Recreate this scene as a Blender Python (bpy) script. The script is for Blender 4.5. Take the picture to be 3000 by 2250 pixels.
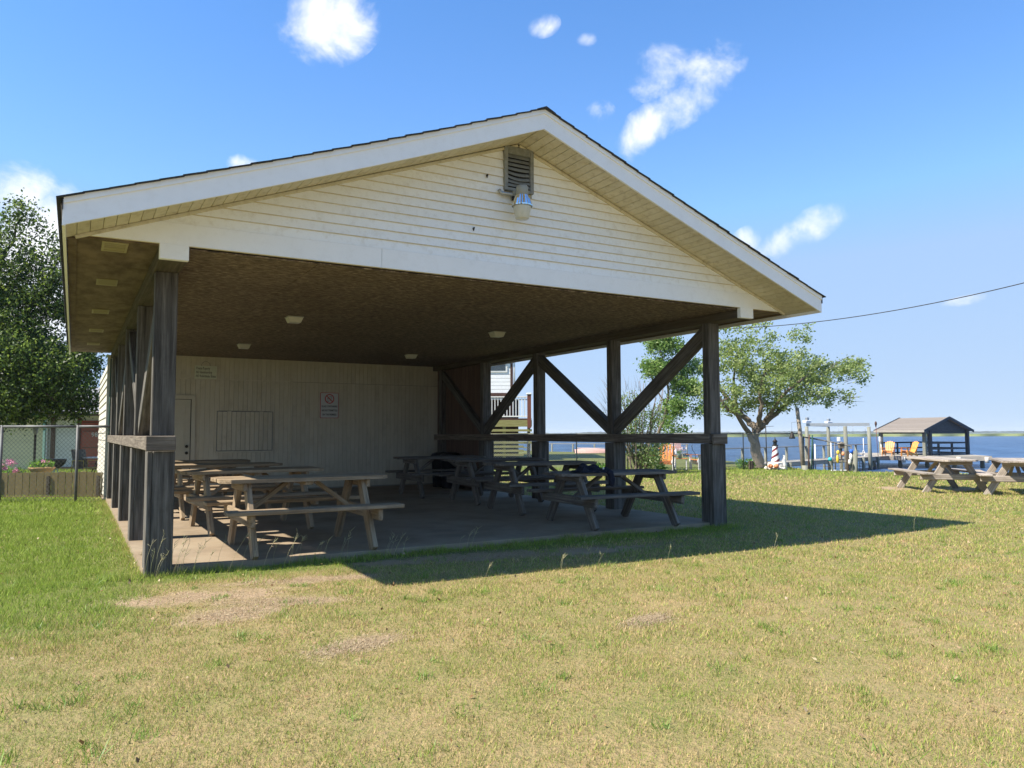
import bpy, bmesh, math, random
import numpy as np
from mathutils import Vector, Matrix, Euler
R = math.radians
PI = math.pi
S = bpy.context.scene
C = S.collection
for o in list(bpy.data.objects):
    bpy.data.objects.remove(o)

# ------------------------------------------------------------------ camera
CX, CY, EYE = -0.6576, -8.0955, 1.28
FPX = 2230.2
YAW, PITCH, ROLL = -0.5217, 0.0647, -0.0028
fw = Vector((-math.sin(YAW) * math.cos(PITCH), math.cos(YAW) * math.cos(PITCH), math.sin(PITCH)))
rt = Vector((math.cos(YAW), math.sin(YAW), 0)); up = rt.cross(fw)
rt, up = rt * math.cos(ROLL) + up * math.sin(ROLL), up * math.cos(ROLL) - rt * math.sin(ROLL)
cam = bpy.data.cameras.new('camera'); camo = bpy.data.objects.new('camera', cam); C.objects.link(camo)
m = Matrix((rt, up, -fw)).transposed().to_4x4(); m.translation = (CX, CY, EYE)
camo.matrix_world = m
cam.sensor_width = 36; cam.lens = 36 * FPX / 3000; cam.clip_start = 0.05; cam.clip_end = 9000
S.camera = camo
FWD = Vector((-math.sin(YAW), math.cos(YAW))); RGT = Vector((math.cos(YAW), math.sin(YAW)))

def at(px, d, z=0.0):
    """world point seen in column px of the photograph (3000 wide) at ground distance d along the view axis"""
    l = (px - 1500) / FPX * d
    return Vector((CX + FWD.x * d + RGT.x * l, CY + FWD.y * d + RGT.y * l, z))
def heading(px_a, d_a, px_b, d_b):
    a, b = at(px_a, d_a), at(px_b, d_b)
    return math.atan2(b.y - a.y, b.x - a.x)

# ------------------------------------------------------------------ light
SUN = Vector((-2.75, 0.38, 3.2)).normalized()
SKY_STRENGTH = 0.13
W = bpy.data.worlds.new('World'); S.world = W; W.use_nodes = True
nt = W.node_tree; nt.nodes.clear()
def N(tree, t, **kw):
    n = tree.nodes.new(t)
    for k, v in kw.items():
        setattr(n, k, v)
    return n
out = N(nt, 'ShaderNodeOutputWorld'); bg = N(nt, 'ShaderNodeBackground')
sky = N(nt, 'ShaderNodeTexSky', sky_type='NISHITA', sun_disc=False)
sky.sun_elevation = math.asin(SUN.z); sky.sun_rotation = math.atan2(SUN.x, SUN.y)
sky.altitude = 0; sky.air_density = 1.0; sky.dust_density = 0.0; sky.ozone_density = 5.0
L = nt.links.new
gam = N(nt, 'ShaderNodeHueSaturation'); gam.inputs['Saturation'].default_value = 1.2; gam.inputs['Value'].default_value = 1.0
L(sky.outputs[0], gam.inputs['Color'])
gm = N(nt, 'ShaderNodeGamma'); gm.inputs['Gamma'].default_value = 0.95; L(gam.outputs[0], gm.inputs['Color'])
gk = N(nt, 'ShaderNodeMix', data_type='RGBA', blend_type='MULTIPLY'); gk.inputs['Factor'].default_value = 1; gk.inputs['B'].default_value = (1.2, 1.08, 1.12, 1); gk.clamp_result = False; L(gm.outputs[0], gk.inputs['A'])
# small fair-weather clouds, each a patch of directions on the sky dome
geo = N(nt, 'ShaderNodeTexCoord')
n1 = N(nt, 'ShaderNodeTexNoise'); n1.inputs['Scale'].default_value = 16; n1.inputs['Detail'].default_value = 9
n1.inputs['Roughness'].default_value = 0.6; n1.inputs['Distortion'].default_value = .25
L(geo.outputs['Generated'], n1.inputs['Vector'])
CLOUDS = [(968, 62, 115, 88, 25, 1.15), (1010, 20, 130, 60, 60, .9), (1595, 75, 50, 34, 15, .55), (1720, 118, 28, 20, 10, .75),
          (1935, 205, 90, 75, 15, .85), (2060, 215, 130, 90, 30, .62), (1890, 385, 105, 50, 32, 1.05), (1985, 320, 130, 60, 32, .8), (1760, 340, 60, 60, 60, .35),
          (2330, 690, 140, 42, 27, .95), (2190, 715, 55, 45, 40, .7), (720, 482, 44, 26, 0, .9),
          (30, 560, 95, 62, 10, 1.3), (165, 735, 120, 125, 0, 1.6), (70, 850, 210, 160, 0, 1.5), (-300, 500, 220, 120, 0, 1.), (2668, 862, 60, 20, 15, .62), (2850, 600, 80, 30, 20, .4),
          (3500, 300, 200, 80, 20, .9), (4300, 700, 200, 60, 10, .8), (2830, 880, 80, 18, 8, .42)]
def vdot(v):
    n = N(nt, 'ShaderNodeVectorMath', operation='DOT_PRODUCT'); n.inputs[1].default_value = v
    L(geo.outputs['Generated'], n.inputs[0]); return n.outputs['Value']
def mth(op, a, b=None, c=None, clamp=False):
    n = N(nt, 'ShaderNodeMath', operation=op); n.use_clamp = clamp
    for i, x in enumerate((a, b, c)):
        if x is None: continue
        if isinstance(x, (int, float)): n.inputs[i].default_value = x
        else: L(x, n.inputs[i])
    return n.outputs[0]
acc = None
for (px, py, rx, ry, ang, op) in CLOUDS:
    d0 = (fw * FPX + rt * (px - 1500) - up * (py - 1125)); dist = d0.length; d0.normalize()
    e1 = d0.cross(Vector((0, 0, 1))).normalized(); e2 = e1.cross(d0)
    a, s = math.cos(R(ang)), math.sin(R(ang))
    u = (e1 * a + e2 * s) * (dist / rx); v = (e2 * a - e1 * s) * (dist / ry)
    uu, vv = vdot(u), vdot(v)
    r2 = mth('ADD', mth('MULTIPLY', uu, uu), mth('MULTIPLY', vv, vv))
    fr = mth('GREATER_THAN', vdot(d0), 0.0)
    k = mth('MULTIPLY', mth('MULTIPLY_ADD', r2, -0.55, op), fr)
    acc = k if acc is None else mth('MAXIMUM', acc, k)
cm = mth('ADD', acc, mth('MULTIPLY_ADD', n1.outputs[0], 3.4, -1.75))
rampc = N(nt, 'ShaderNodeMapRange', interpolation_type='SMOOTHSTEP')
rampc.inputs['From Min'].default_value = 0.12; rampc.inputs['From Max'].default_value = 1.6
L(cm, rampc.inputs['Value'])
mixc = N(nt, 'ShaderNodeMix', data_type='RGBA'); mixc.inputs['B'].default_value = (4.6, 4.7, 4.9, 1)
gate = mth('MULTIPLY', rampc.outputs[0], mth('GREATER_THAN', acc, 0.0))
L(gate, mixc.inputs['Factor']); HZ = N(nt, 'ShaderNodeMix', data_type='RGBA'); HZ.inputs['B'].default_value = (2.3, 2.95, 3.75, 1)
sepz = N(nt, 'ShaderNodeSeparateXYZ'); L(geo.outputs['Generated'], sepz.inputs[0])
hzf = mth('MULTIPLY', mth('EXPONENT', mth('MULTIPLY', mth('ABSOLUTE', sepz.outputs[2]), -6.5)), .98)
cap = N(nt, 'ShaderNodeMix', data_type='RGBA', blend_type='DARKEN'); cap.inputs['Factor'].default_value = 1; cap.inputs['B'].default_value = (1.45, 2.34, 3.9, 1); L(gk.outputs['Result'], cap.inputs['A'])
L(hzf, HZ.inputs['Factor']); L(cap.outputs['Result'], HZ.inputs['A']); L(HZ.outputs['Result'], mixc.inputs['A']); L(mixc.outputs['Result'], bg.inputs['Color'])
bg.inputs['Strength'].default_value = SKY_STRENGTH
L(bg.outputs[0], out.inputs['Surface'])
sl = bpy.data.lights.new('sun', 'SUN'); sl.energy = 5.0; sl.angle = R(0.53); sl.color = (1.0, 0.93, 0.82)
so = bpy.data.objects.new('sun', sl); C.objects.link(so); so.rotation_euler = SUN.to_track_quat('Z', 'Y').to_euler(); so.location = (0, 0, 30)
S.view_settings.view_transform = 'Standard'; S.view_settings.look = 'None'; S.view_settings.gamma = 1
S.view_settings.use_curve_mapping = False
S.view_settings.exposure = 1.0
S.render.engine = 'CYCLES'
S.cycles.max_bounces = 7; S.cycles.diffuse_bounces = 4; S.cycles.transparent_max_bounces = 8

# ------------------------------------------------------------------ materials
def new_mat(name):
    mt = bpy.data.materials.new(name); mt.use_nodes = True
    t = mt.node_tree; t.nodes.clear()
    o = N(t, 'ShaderNodeOutputMaterial'); b = N(t, 'ShaderNodeBsdfPrincipled')
    t.links.new(b.outputs[0], o.inputs[0])
    return mt, t, b
def rgb(c): return (c[0], c[1], c[2], 1)
def surf(name, cols, scale=(3, 3, 3), nscale=2.0, rough=0.8, bump=0.2, bdist=0.003, detail=6, contrast=1.0, coord='Object', spec=0.3, metal=0.0, obj_var=0.12,
         dirt=None, dirt_scale=3.0, dirt_amt=0.5, fine=None):
    """noise-mixed colour with stretched coordinates, object to object variation and bump"""
    mt, t, b = new_mat(name); l = t.links.new
    tc = N(t, 'ShaderNodeTexCoord'); oi = N(t, 'ShaderNodeObjectInfo')
    add = N(t, 'ShaderNodeVectorMath', operation='ADD'); mul = N(t, 'ShaderNodeVectorMath', operation='SCALE')
    cmb = N(t, 'ShaderNodeCombineXYZ')
    for i in range(3): l(oi.outputs['Random'], cmb.inputs[i])
    mul.inputs['Scale'].default_value = 37.0; l(cmb.outputs[0], mul.inputs[0])
    l(tc.outputs[coord], add.inputs[0]); l(mul.outputs[0], add.inputs[1])
    mp = N(t, 'ShaderNodeMapping'); mp.inputs['Scale'].default_value = scale; l(add.outputs[0], mp.inputs['Vector'])
    nz = N(t, 'ShaderNodeTexNoise'); nz.inputs['Scale'].default_value = nscale; nz.inputs['Detail'].default_value = detail; nz.inputs['Roughness'].default_value = 0.62
    l(mp.outputs[0], nz.inputs['Vector'])
    cr = N(t, 'ShaderNodeValToRGB'); e = cr.color_ramp.elements
    lo, hi = 0.5 - 0.2 / contrast, 0.5 + 0.2 / contrast
    n = len(cols)
    e[0].position = lo; e[0].color = rgb(cols[0]); e[1].position = hi; e[1].color = rgb(cols[-1])
    for i in range(1, n - 1):
        x = e.new(lo + (hi - lo) * i / (n - 1)); x.color = rgb(cols[i])
    l(nz.outputs[0], cr.inputs[0])
    hs = N(t, 'ShaderNodeHueSaturation')
    mr = N(t, 'ShaderNodeMapRange'); mr.inputs['To Min'].default_value = 1 - obj_var; mr.inputs['To Max'].default_value = 1 + obj_var
    l(oi.outputs['Random'], mr.inputs[0]); l(mr.outputs[0], hs.inputs['Value']); l(cr.outputs[0], hs.inputs['Color'])
    col = hs.outputs[0]
    if dirt:
        dn = N(t, 'ShaderNodeTexNoise'); dn.inputs['Scale'].default_value = dirt_scale; dn.inputs['Detail'].default_value = 8; dn.inputs['Roughness'].default_value = 0.7
        l(add.outputs[0], dn.inputs['Vector'])
        dr = N(t, 'ShaderNodeMapRange'); dr.inputs['From Min'].default_value = 0.5; dr.inputs['From Max'].default_value = 0.72; dr.inputs['To Max'].default_value = dirt_amt
        l(dn.outputs[0], dr.inputs[0])
        mx = N(t, 'ShaderNodeMix', data_type='RGBA'); mx.inputs['B'].default_value = rgb(dirt); l(dr.outputs[0], mx.inputs['Factor']); l(col, mx.inputs['A'])
        col = mx.outputs['Result']
    l(col, b.inputs['Base Color'])
    b.inputs['Roughness'].default_value = rough; b.inputs['Metallic'].default_value = metal
    b.inputs['Specular IOR Level'].default_value = spec
    if bump:
        bp = N(t, 'ShaderNodeBump'); bp.inputs['Strength'].default_value = bump; bp.inputs['Distance'].default_value = bdist * 10
        l(nz.outputs[0], bp.inputs['Height']); l(bp.outputs[0], b.inputs['Normal'])
    return mt
G = (0.6, 12, 12)
M = {}
M['post'] = surf('weathered_post_wood', [(.042, .037, .032), (.11, .1, .086), (.2, .185, .163)], (.5, 9, 9), 3.2, .9, .7, .002, 7, 1.0, dirt=(.05, .043, .035), dirt_scale=5, dirt_amt=.5)
M['rail'] = surf('weathered_rail_wood', [(.085, .066, .048), (.165, .135, .105), (.26, .22, .175)], G, 3, .9, .5, .002, 7, 1.1, dirt=(.07, .055, .045), dirt_scale=7, dirt_amt=.5)
M['beam'] = surf('dark_treated_beam', [(.045, .038, .028), (.085, .07, .05), (.12, .1, .075)], G, 3, .9, .3, .002)
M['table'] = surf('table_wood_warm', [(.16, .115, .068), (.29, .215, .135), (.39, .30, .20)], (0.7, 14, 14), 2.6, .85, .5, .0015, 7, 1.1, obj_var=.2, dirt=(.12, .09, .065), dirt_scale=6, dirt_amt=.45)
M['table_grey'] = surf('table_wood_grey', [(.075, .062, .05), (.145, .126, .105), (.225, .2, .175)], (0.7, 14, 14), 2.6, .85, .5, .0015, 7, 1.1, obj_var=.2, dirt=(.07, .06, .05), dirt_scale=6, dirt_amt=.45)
M['table_out'] = surf('table_wood_sunbleached', [(.2, .165, .13), (.33, .28, .23), (.43, .38, .32)], (0.7, 14, 14), 2.6, .85, .4, .0015, 7, 1.1, obj_var=.2, dirt=(.12, .1, .08), dirt_scale=6, dirt_amt=.35)
M['white'] = surf('white_trim_paint', [(.84, .85, .85), (.88, .89, .89)], (2, 2, 2), 2, .5, .05, .001, obj_var=.02, dirt=(.6, .57, .5), dirt_scale=14, dirt_amt=.15)
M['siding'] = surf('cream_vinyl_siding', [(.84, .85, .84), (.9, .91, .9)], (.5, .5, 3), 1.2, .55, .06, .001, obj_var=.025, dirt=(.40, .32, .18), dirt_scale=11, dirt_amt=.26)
M['sidewall'] = surf('vinyl_siding_darkened_for_sun', [(.5, .47, .4), (.58, .55, .48)], (.5, .5, 3), 1.2, .6, .06, .001, obj_var=.03, dirt=(.3, .24, .15), dirt_scale=9, dirt_amt=.4)  # siding copy with its colour lowered to offset direct sun on the left wall
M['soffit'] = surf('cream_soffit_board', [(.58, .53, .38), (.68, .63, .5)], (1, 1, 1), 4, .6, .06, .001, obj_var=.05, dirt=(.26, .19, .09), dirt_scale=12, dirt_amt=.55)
M['grime'] = surf('siding_joint_grime', [(.52, .44, .28), (.7, .64, .48)], (4, 4, 4), 6, .8, .0, obj_var=.05)
M['shingle'] = surf('dark_asphalt_shingle', [(.025, .026, .03), (.07, .07, .075)], (30, 30, 30), 3, .95, .5, .002, obj_var=.2)
M['ply'] = surf('brown_soffit_plywood', [(.09, .062, .04), (.145, .105, .068), (.19, .14, .095)], (3, 1.2, 1), 2.2, .85, .15, .001, 4, 1.4, obj_var=.06)
M['vinyl'] = surf('yellowed_vent_plastic', [(.28, .245, .13), (.34, .3, .17)], rough=.6, bump=0)
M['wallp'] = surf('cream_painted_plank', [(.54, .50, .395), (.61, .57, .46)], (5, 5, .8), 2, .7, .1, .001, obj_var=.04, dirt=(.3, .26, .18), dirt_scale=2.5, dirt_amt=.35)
M['wallg'] = surf('groove_shadow_backing', [(.34, .31, .25), (.38, .35, .28)], rough=.9, bump=0)
M['brownp'] = surf('brown_stained_plank', [(.09, .055, .04), (.14, .09, .065)], (5, 5, .6), 3, .85, .2, .001, obj_var=.12)
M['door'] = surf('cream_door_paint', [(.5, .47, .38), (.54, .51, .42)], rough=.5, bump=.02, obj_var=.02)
M['conc'] = surf('tan_concrete_floor', [(.215, .16, .10), (.275, .21, .14), (.315, .25, .17)], (1, 1, 1), 1.3, .9, .25, .002, 10, 1.3, dirt=(.13, .105, .08), dirt_scale=1.4, dirt_amt=.5, obj_var=0)
M['black'] = surf('black_plastic', [(.012, .012, .013), (.02, .02, .022)], rough=.45, bump=0)
M['galv'] = surf('galvanised_metal', [(.33, .35, .36), (.45, .47, .48)], (6, 6, 6), 3, .45, .1, .001, metal=.7)
M['vent'] = surf('grey_vent_paint', [(.2, .21, .2), (.29, .3, .29)], (4, 4, 4), 6, .6, .15, .001, dirt=(.1, .09, .07), dirt_scale=20, dirt_amt=.4)
M['chrome'] = surf('bright_reflector_metal', [(.75, .78, .82), (.85, .88, .9)], rough=.12, bump=0, metal=1)
M['lens'] = surf('frosted_lamp_lens', [(.5, .5, .42), (.58, .57, .5)], (4, 4, 4), 5, .35, .05, .001, spec=.5)
M['lampbox'] = surf('lamp_housing_paint', [(.3, .31, .28), (.38, .39, .35)], rough=.5, bump=0)
M['brass'] = surf('dark_knob_metal', [(.05, .045, .04), (.08, .075, .065)], rough=.35, bump=0, metal=.8)
M['signw'] = surf('sign_white', [(.58, .6, .6), (.63, .65, .65)], rough=.5, bump=0)
M['signc'] = surf('sign_board_pale_green', [(.55, .58, .45), (.6, .62, .5)], rough=.7, bump=0)
M['red'] = surf('sign_red', [(.42, .03, .035), (.48, .04, .045)], rough=.5, bump=0)
M['ink'] = surf('sign_ink', [(.015, .018, .02), (.03, .03, .035)], rough=.6, bump=0)
M['navy'] = surf('dark_blue_fabric', [(.008, .01, .018), (.02, .024, .04)], (8, 8, 8), 3, .95, .5, .003)
M['orange'] = surf('orange_painted_slat', [(.62, .19, .025), (.72, .26, .05)], (2, 2, 2), 3, .6, .1, .001, obj_var=.1)
M['orangel'] = surf('pale_orange_resin', [(.78, .3, .06), (.85, .36, .09)], rough=.45, bump=0)
M['pwhite'] = surf('painted_white_wood', [(.7, .68, .66), (.78, .77, .75)], rough=.6, bump=.05)
M['pink'] = surf('faded_pink_paint', [(.62, .34, .28), (.72, .45, .38)], rough=.7, bump=0)
M['pier'] = surf('sunbleached_pier_wood', [(.27, .24, .2), (.4, .365, .31)], (1, 8, 8), 2, .85, .2, .002)
M['pile'] = surf('greenish_pier_pile', [(.14, .14, .105), (.25, .25, .205)], (6, 6, 1), 2, .9, .3, .003)
M['darkwood'] = surf('dark_navy_gazebo_wood', [(.035, .045, .055), (.07, .08, .095)], (2, 6, 6), 2, .8, .1, .002)
M['gshingle'] = surf('brown_gazebo_shingle', [(.18, .15, .125), (.27, .235, .2)], (8, 8, 8), 3, .9, .3, .004, obj_var=.1)
M['bark'] = surf('grey_tree_bark', [(.16, .125, .095), (.27, .22, .17)], (8, 8, 2), 4, .95, .9, .01, 8)
M['barkd'] = surf('dark_tree_bark', [(.05, .04, .03), (.11, .09, .07)], (8, 8, 2), 4, .95, .9, .01, 8)
M['fencewood'] = surf('low_fence_wood', [(.13, .1, .045), (.2, .155, .07)], (8, 8, .8), 2.5, .9, .3, .002)
M['darkmetal'] = surf('dark_iron', [(.02, .018, .016), (.045, .04, .035)], rough=.6, bump=0, metal=.4)
M['green_post'] = surf('green_enamel_post', [(.012, .05, .04), (.02, .08, .06)], rough=.5, bump=0)
M['terra'] = surf('tan_stone_planter', [(.36, .22, .1), (.48, .31, .16)], (4, 4, 4), 3, .8, .2, .003)
M['hyellow'] = surf('pale_yellow_house_siding', [(.60, .56, .36), (.68, .64, .43)], (.5, .5, 3), 2, .7, .05, .001, obj_var=.03)
M['hwhite'] = surf('white_house_siding', [(.62, .62, .58), (.7, .7, .66)], (.5, .5, 3), 2, .6, .05, .001, obj_var=.03)
M['hbrown'] = surf('dark_brown_trim', [(.06, .03, .022), (.1, .05, .035)], rough=.7, bump=0)
M['hred'] = surf('faded_red_door', [(.25, .055, .035), (.32, .08, .055)], (2, 2, 2), 3, .6, .05, .001)
M['hroof'] = surf('grey_house_shingle', [(.25, .25, .26), (.36, .36, .37)], (6, 6, 6), 3, .9, .3, .003, obj_var=.15)
M['lattice'] = surf('olive_treated_slat', [(.2, .185, .065), (.3, .275, .12)], (1, 8, 8), 2, .85, .2, .002)
M['glass'] = surf('dark_window_glass', [(.03, .04, .045), (.06, .075, .08)], rough=.08, bump=0, spec=.8)
M['brick'] = surf('brown_brick_base', [(.14, .07, .05), (.22, .12, .09)], rough=.9, bump=0)
M['blue'] = surf('blue_buoy', [(.02, .1, .5), (.03, .14, .6)], rough=.4, bump=0)
M['teal'] = surf('teal_ball', [(.02, .3, .38), (.04, .4, .5)], rough=.3, bump=0)
M['yellow'] = surf('yellow_buoy', [(.62, .42, .04), (.7, .5, .08)], rough=.5, bump=0)
M['potgreen'] = surf('pale_green_pot', [(.2, .36, .3), (.27, .44, .38)], rough=.5, bump=0)
M['maroon'] = surf('dark_red_spiral_paint', [(.13, .015, .025), (.17, .02, .03)], rough=.5, bump=0)
M['stone'] = surf('pale_garden_stone', [(.5, .46, .4), (.66, .62, .56)], (6, 6, 6), 3, .85, .2, .003, obj_var=.2)
M['coral'] = surf('orange_ball', [(.62, .2, .08), (.72, .3, .15)], rough=.6, bump=0)
M['petal'] = surf('pink_petals', [(.6, .2, .33), (.75, .38, .5)], (9, 9, 9), 3, .7, 0, obj_var=.1)
M['wire'] = surf('fence_wire', [(.35, .37, .36), (.48, .5, .48)], rough=.45, bump=0, metal=.5)
M['wired'] = surf('dark_fence_wire', [(.12, .12, .1), (.18, .18, .15)], rough=.6, bump=0, metal=.4)
M['board'] = surf('fence_rail_tube', [(.1, .1, .1), (.17, .17, .17)], rough=.6, bump=0, metal=.4)
M['wood_brown'] = surf('red_brown_deck_post', [(.14, .045, .03), (.2, .07, .05)], (6, 6, 1), 3, .8, .1, .001)
M['rope'] = surf('rope_brown', [(.12, .07, .04), (.18, .1, .06)], rough=.9, bump=0)

def leaf_mat(name, c0, c1, c2, trans=0.45):
    mt, t, b = new_mat(name); l = t.links.new
    g = N(t, 'ShaderNodeNewGeometry'); cr = N(t, 'ShaderNodeValToRGB'); e = cr.color_ramp.elements
    e[0].color = rgb(c0); e[1].color = rgb(c2); x = e.new(.55); x.color = rgb(c1)
    l(g.outputs['Random Per Island'], cr.inputs[0]); l(cr.outputs[0], b.inputs['Base Color'])
    b.inputs['Roughness'].default_value = .45; b.inputs['Specular IOR Level'].default_value = .35
    tr = N(t, 'ShaderNodeBsdfTranslucent'); mx = N(t, 'ShaderNodeMixShader'); mx.inputs[0].default_value = trans
    hs = N(t, 'ShaderNodeHueSaturation'); hs.inputs['Value'].default_value = 1.5; hs.inputs['Hue'].default_value = .485
    l(cr.outputs[0], hs.inputs['Color']); l(hs.outputs[0], tr.inputs['Color'])
    l(b.outputs[0], mx.inputs[1]); l(tr.outputs[0], mx.inputs[2])
    o = [n for n in t.nodes if n.type == 'OUTPUT_MATERIAL'][0]; l(mx.outputs[0], o.inputs[0])
    return mt
M['leafdark'] = leaf_mat('dark_oak_leaves', (.022, .042, .014), (.055, .10, .022), (.2, .29, .05))
M['leafmid'] = leaf_mat('windswept_tree_leaves', (.12, .18, .05), (.22, .30, .08), (.40, .46, .2))
M['leafbright'] = leaf_mat('bright_maple_leaves', (.085, .17, .035), (.15, .26, .06), (.27, .37, .13))
M['leafshrub'] = leaf_mat('shrub_leaves', (.09, .16, .045), (.15, .24, .06), (.28, .33, .16))
M['leafbed'] = leaf_mat('flower_bed_leaves', (.06, .15, .02), (.1, .24, .03), (.2, .35, .06))

HAZE = True
hm = bpy.data.materials.new('haze'); hm.use_nodes = True; hm.node_tree.nodes.clear()
_o = N(hm.node_tree, 'ShaderNodeOutputMaterial'); _v = N(hm.node_tree, 'ShaderNodeVolumePrincipled'); _v.inputs['Density'].default_value = .00022; _v.inputs['Color'].default_value = (.85, .92, 1, 1)
hm.node_tree.links.new(_v.outputs[0], _o.inputs['Volume']); M['haze'] = hm
# lawn colours: one node group used by the ground sheet and by the blades
BARE = [(0.30, -1.22, .8, .28, -.1), (1.3, -.95, .8, .17, -.2), (0.42, -2.0, .38, .26, .3), (0.85, -1.75, .55, .16, -.4), (0.95, -3.3, .3, .15, .3), (3.2, -.55, 1.0, .3, -.1), (2.98, -3.73, .2, .1, .2),
        (4.6, -.85, .9, .25, -.1), (16.9, 3.6, 1.0, .4, .9), (2.3, -.45, .5, .2, 0), (18.0, 2.6, .8, .4, .5)]
def patch_val(x, y):
    k = np.zeros_like(x)
    for (cx, cy, a, b, th) in BARE:
        u = ((x - cx) * math.cos(th) + (y - cy) * math.sin(th)) / a; v = (-(x - cx) * math.sin(th) + (y - cy) * math.cos(th)) / b
        k = np.maximum(k, 1.25 - .62 * (u * u + v * v))
    return k
def lawn_group():
    g = bpy.data.node_groups.new('lawn_colour', 'ShaderNodeTree')
    g.interface.new_socket('Dry', in_out='OUTPUT', socket_type='NodeSocketFloat')
    g.interface.new_socket('Bare', in_out='OUTPUT', socket_type='NodeSocketFloat')
    g.interface.new_socket('Fine', in_out='OUTPUT', socket_type='NodeSocketFloat')
    go = N(g, 'NodeGroupOutput'); l = g.links.new
    ge = N(g, 'ShaderNodeNewGeometry'); sp = N(g, 'ShaderNodeSeparateXYZ'); l(ge.outputs['Position'], sp.inputs[0])
    def mt_(op, a, b=None, c=None, clamp=False):
        n = N(g, 'ShaderNodeMath', operation=op); n.use_clamp = clamp
        for i, x in enumerate((a, b, c)):
            if x is None: continue
            if isinstance(x, (int, float)): n.inputs[i].default_value = x
            else: l(x, n.inputs[i])
        return n.outputs[0]
    cb = N(g, 'ShaderNodeCombineXYZ'); l(sp.outputs[0], cb.inputs[0]); l(sp.outputs[1], cb.inputs[1])
    def nz(s, det, ro=.55):
        n = N(g, 'ShaderNodeTexNoise'); n.inputs['Scale'].default_value = s; n.inputs['Detail'].default_value = det; n.inputs['Roughness'].default_value = ro
        l(cb.outputs[0], n.inputs['Vector']); return n.outputs[0]
    big, mid, fine = nz(.35, 4), nz(1.9, 6, .65), nz(28, 3, .7)
    # green stripe left of the slab, green near the fence and the far bank
    x, y = sp.outputs[0], sp.outputs[1]
    left = mt_('MULTIPLY', mt_('MULTIPLY_ADD', x, -2.2, .1, True), mt_('MULTIPLY_ADD', y, .7, 1.7, True), None, True)
    # distance along the view axis
    dd = mt_('ADD', mt_('MULTIPLY_ADD', x, FWD.x, -CX * FWD.x), mt_('MULTIPLY_ADD', y, FWD.y, -CY * FWD.y))
    far = mt_('MULTIPLY_ADD', dd, .16, -3.5, True)
    edge = mt_('MULTIPLY', mt_('MULTIPLY_ADD', mt_('ABSOLUTE', mt_('ADD', y, .22)), -3.2, 1.15, True), mt_('MULTIPLY_ADD', x, -1.5, 12, True))
    gr = mt_('MAXIMUM', mt_('MAXIMUM', left, mt_('MULTIPLY', far, .7)), mt_('MULTIPLY', edge, .9))
    dry = mt_('ADD', mt_('MULTIPLY_ADD', big, .9, -.07), mt_('MULTIPLY_ADD', mid, 1.3, -.62))
    dry = mt_('ADD', dry, mt_('MULTIPLY', mt_('MULTIPLY_ADD', dd, -.2, 1.8, True), .16))
    dry = mt_('SUBTRACT', dry, mt_('MULTIPLY', gr, 1.15))
    bare = None
    for (cx, cy, a, b, th) in BARE:
        c_, s_ = math.cos(th), math.sin(th)
        u = mt_('MULTIPLY_ADD', x, c_ / a, mt_('MULTIPLY_ADD', y, s_ / a, -(cx * c_ + cy * s_) / a))
        v = mt_('MULTIPLY_ADD', x, -s_ / b, mt_('MULTIPLY_ADD', y, c_ / b, (cx * s_ - cy * c_) / b))
        k = mt_('MULTIPLY_ADD', mt_('ADD', mt_('MULTIPLY', u, u), mt_('MULTIPLY', v, v)), -.62, 1.25)
        bare = k if bare is None else mt_('MAXIMUM', bare, k)
    bare = mt_('ADD', mt_('MAXIMUM', bare, 0.0), mt_('MULTIPLY_ADD', nz(4.5, 6, .7), 3.2, -1.75))
    mr = N(g, 'ShaderNodeMapRange', interpolation_type='SMOOTHSTEP'); mr.inputs['From Min'].default_value = .25; mr.inputs['From Max'].default_value = 1.15
    l(bare, mr.inputs[0])
    l(dry, go.inputs['Dry']); l(mr.outputs[0], go.inputs['Bare']); l(fine, go.inputs['Fine'])
    return g
LG = lawn_group()
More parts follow.
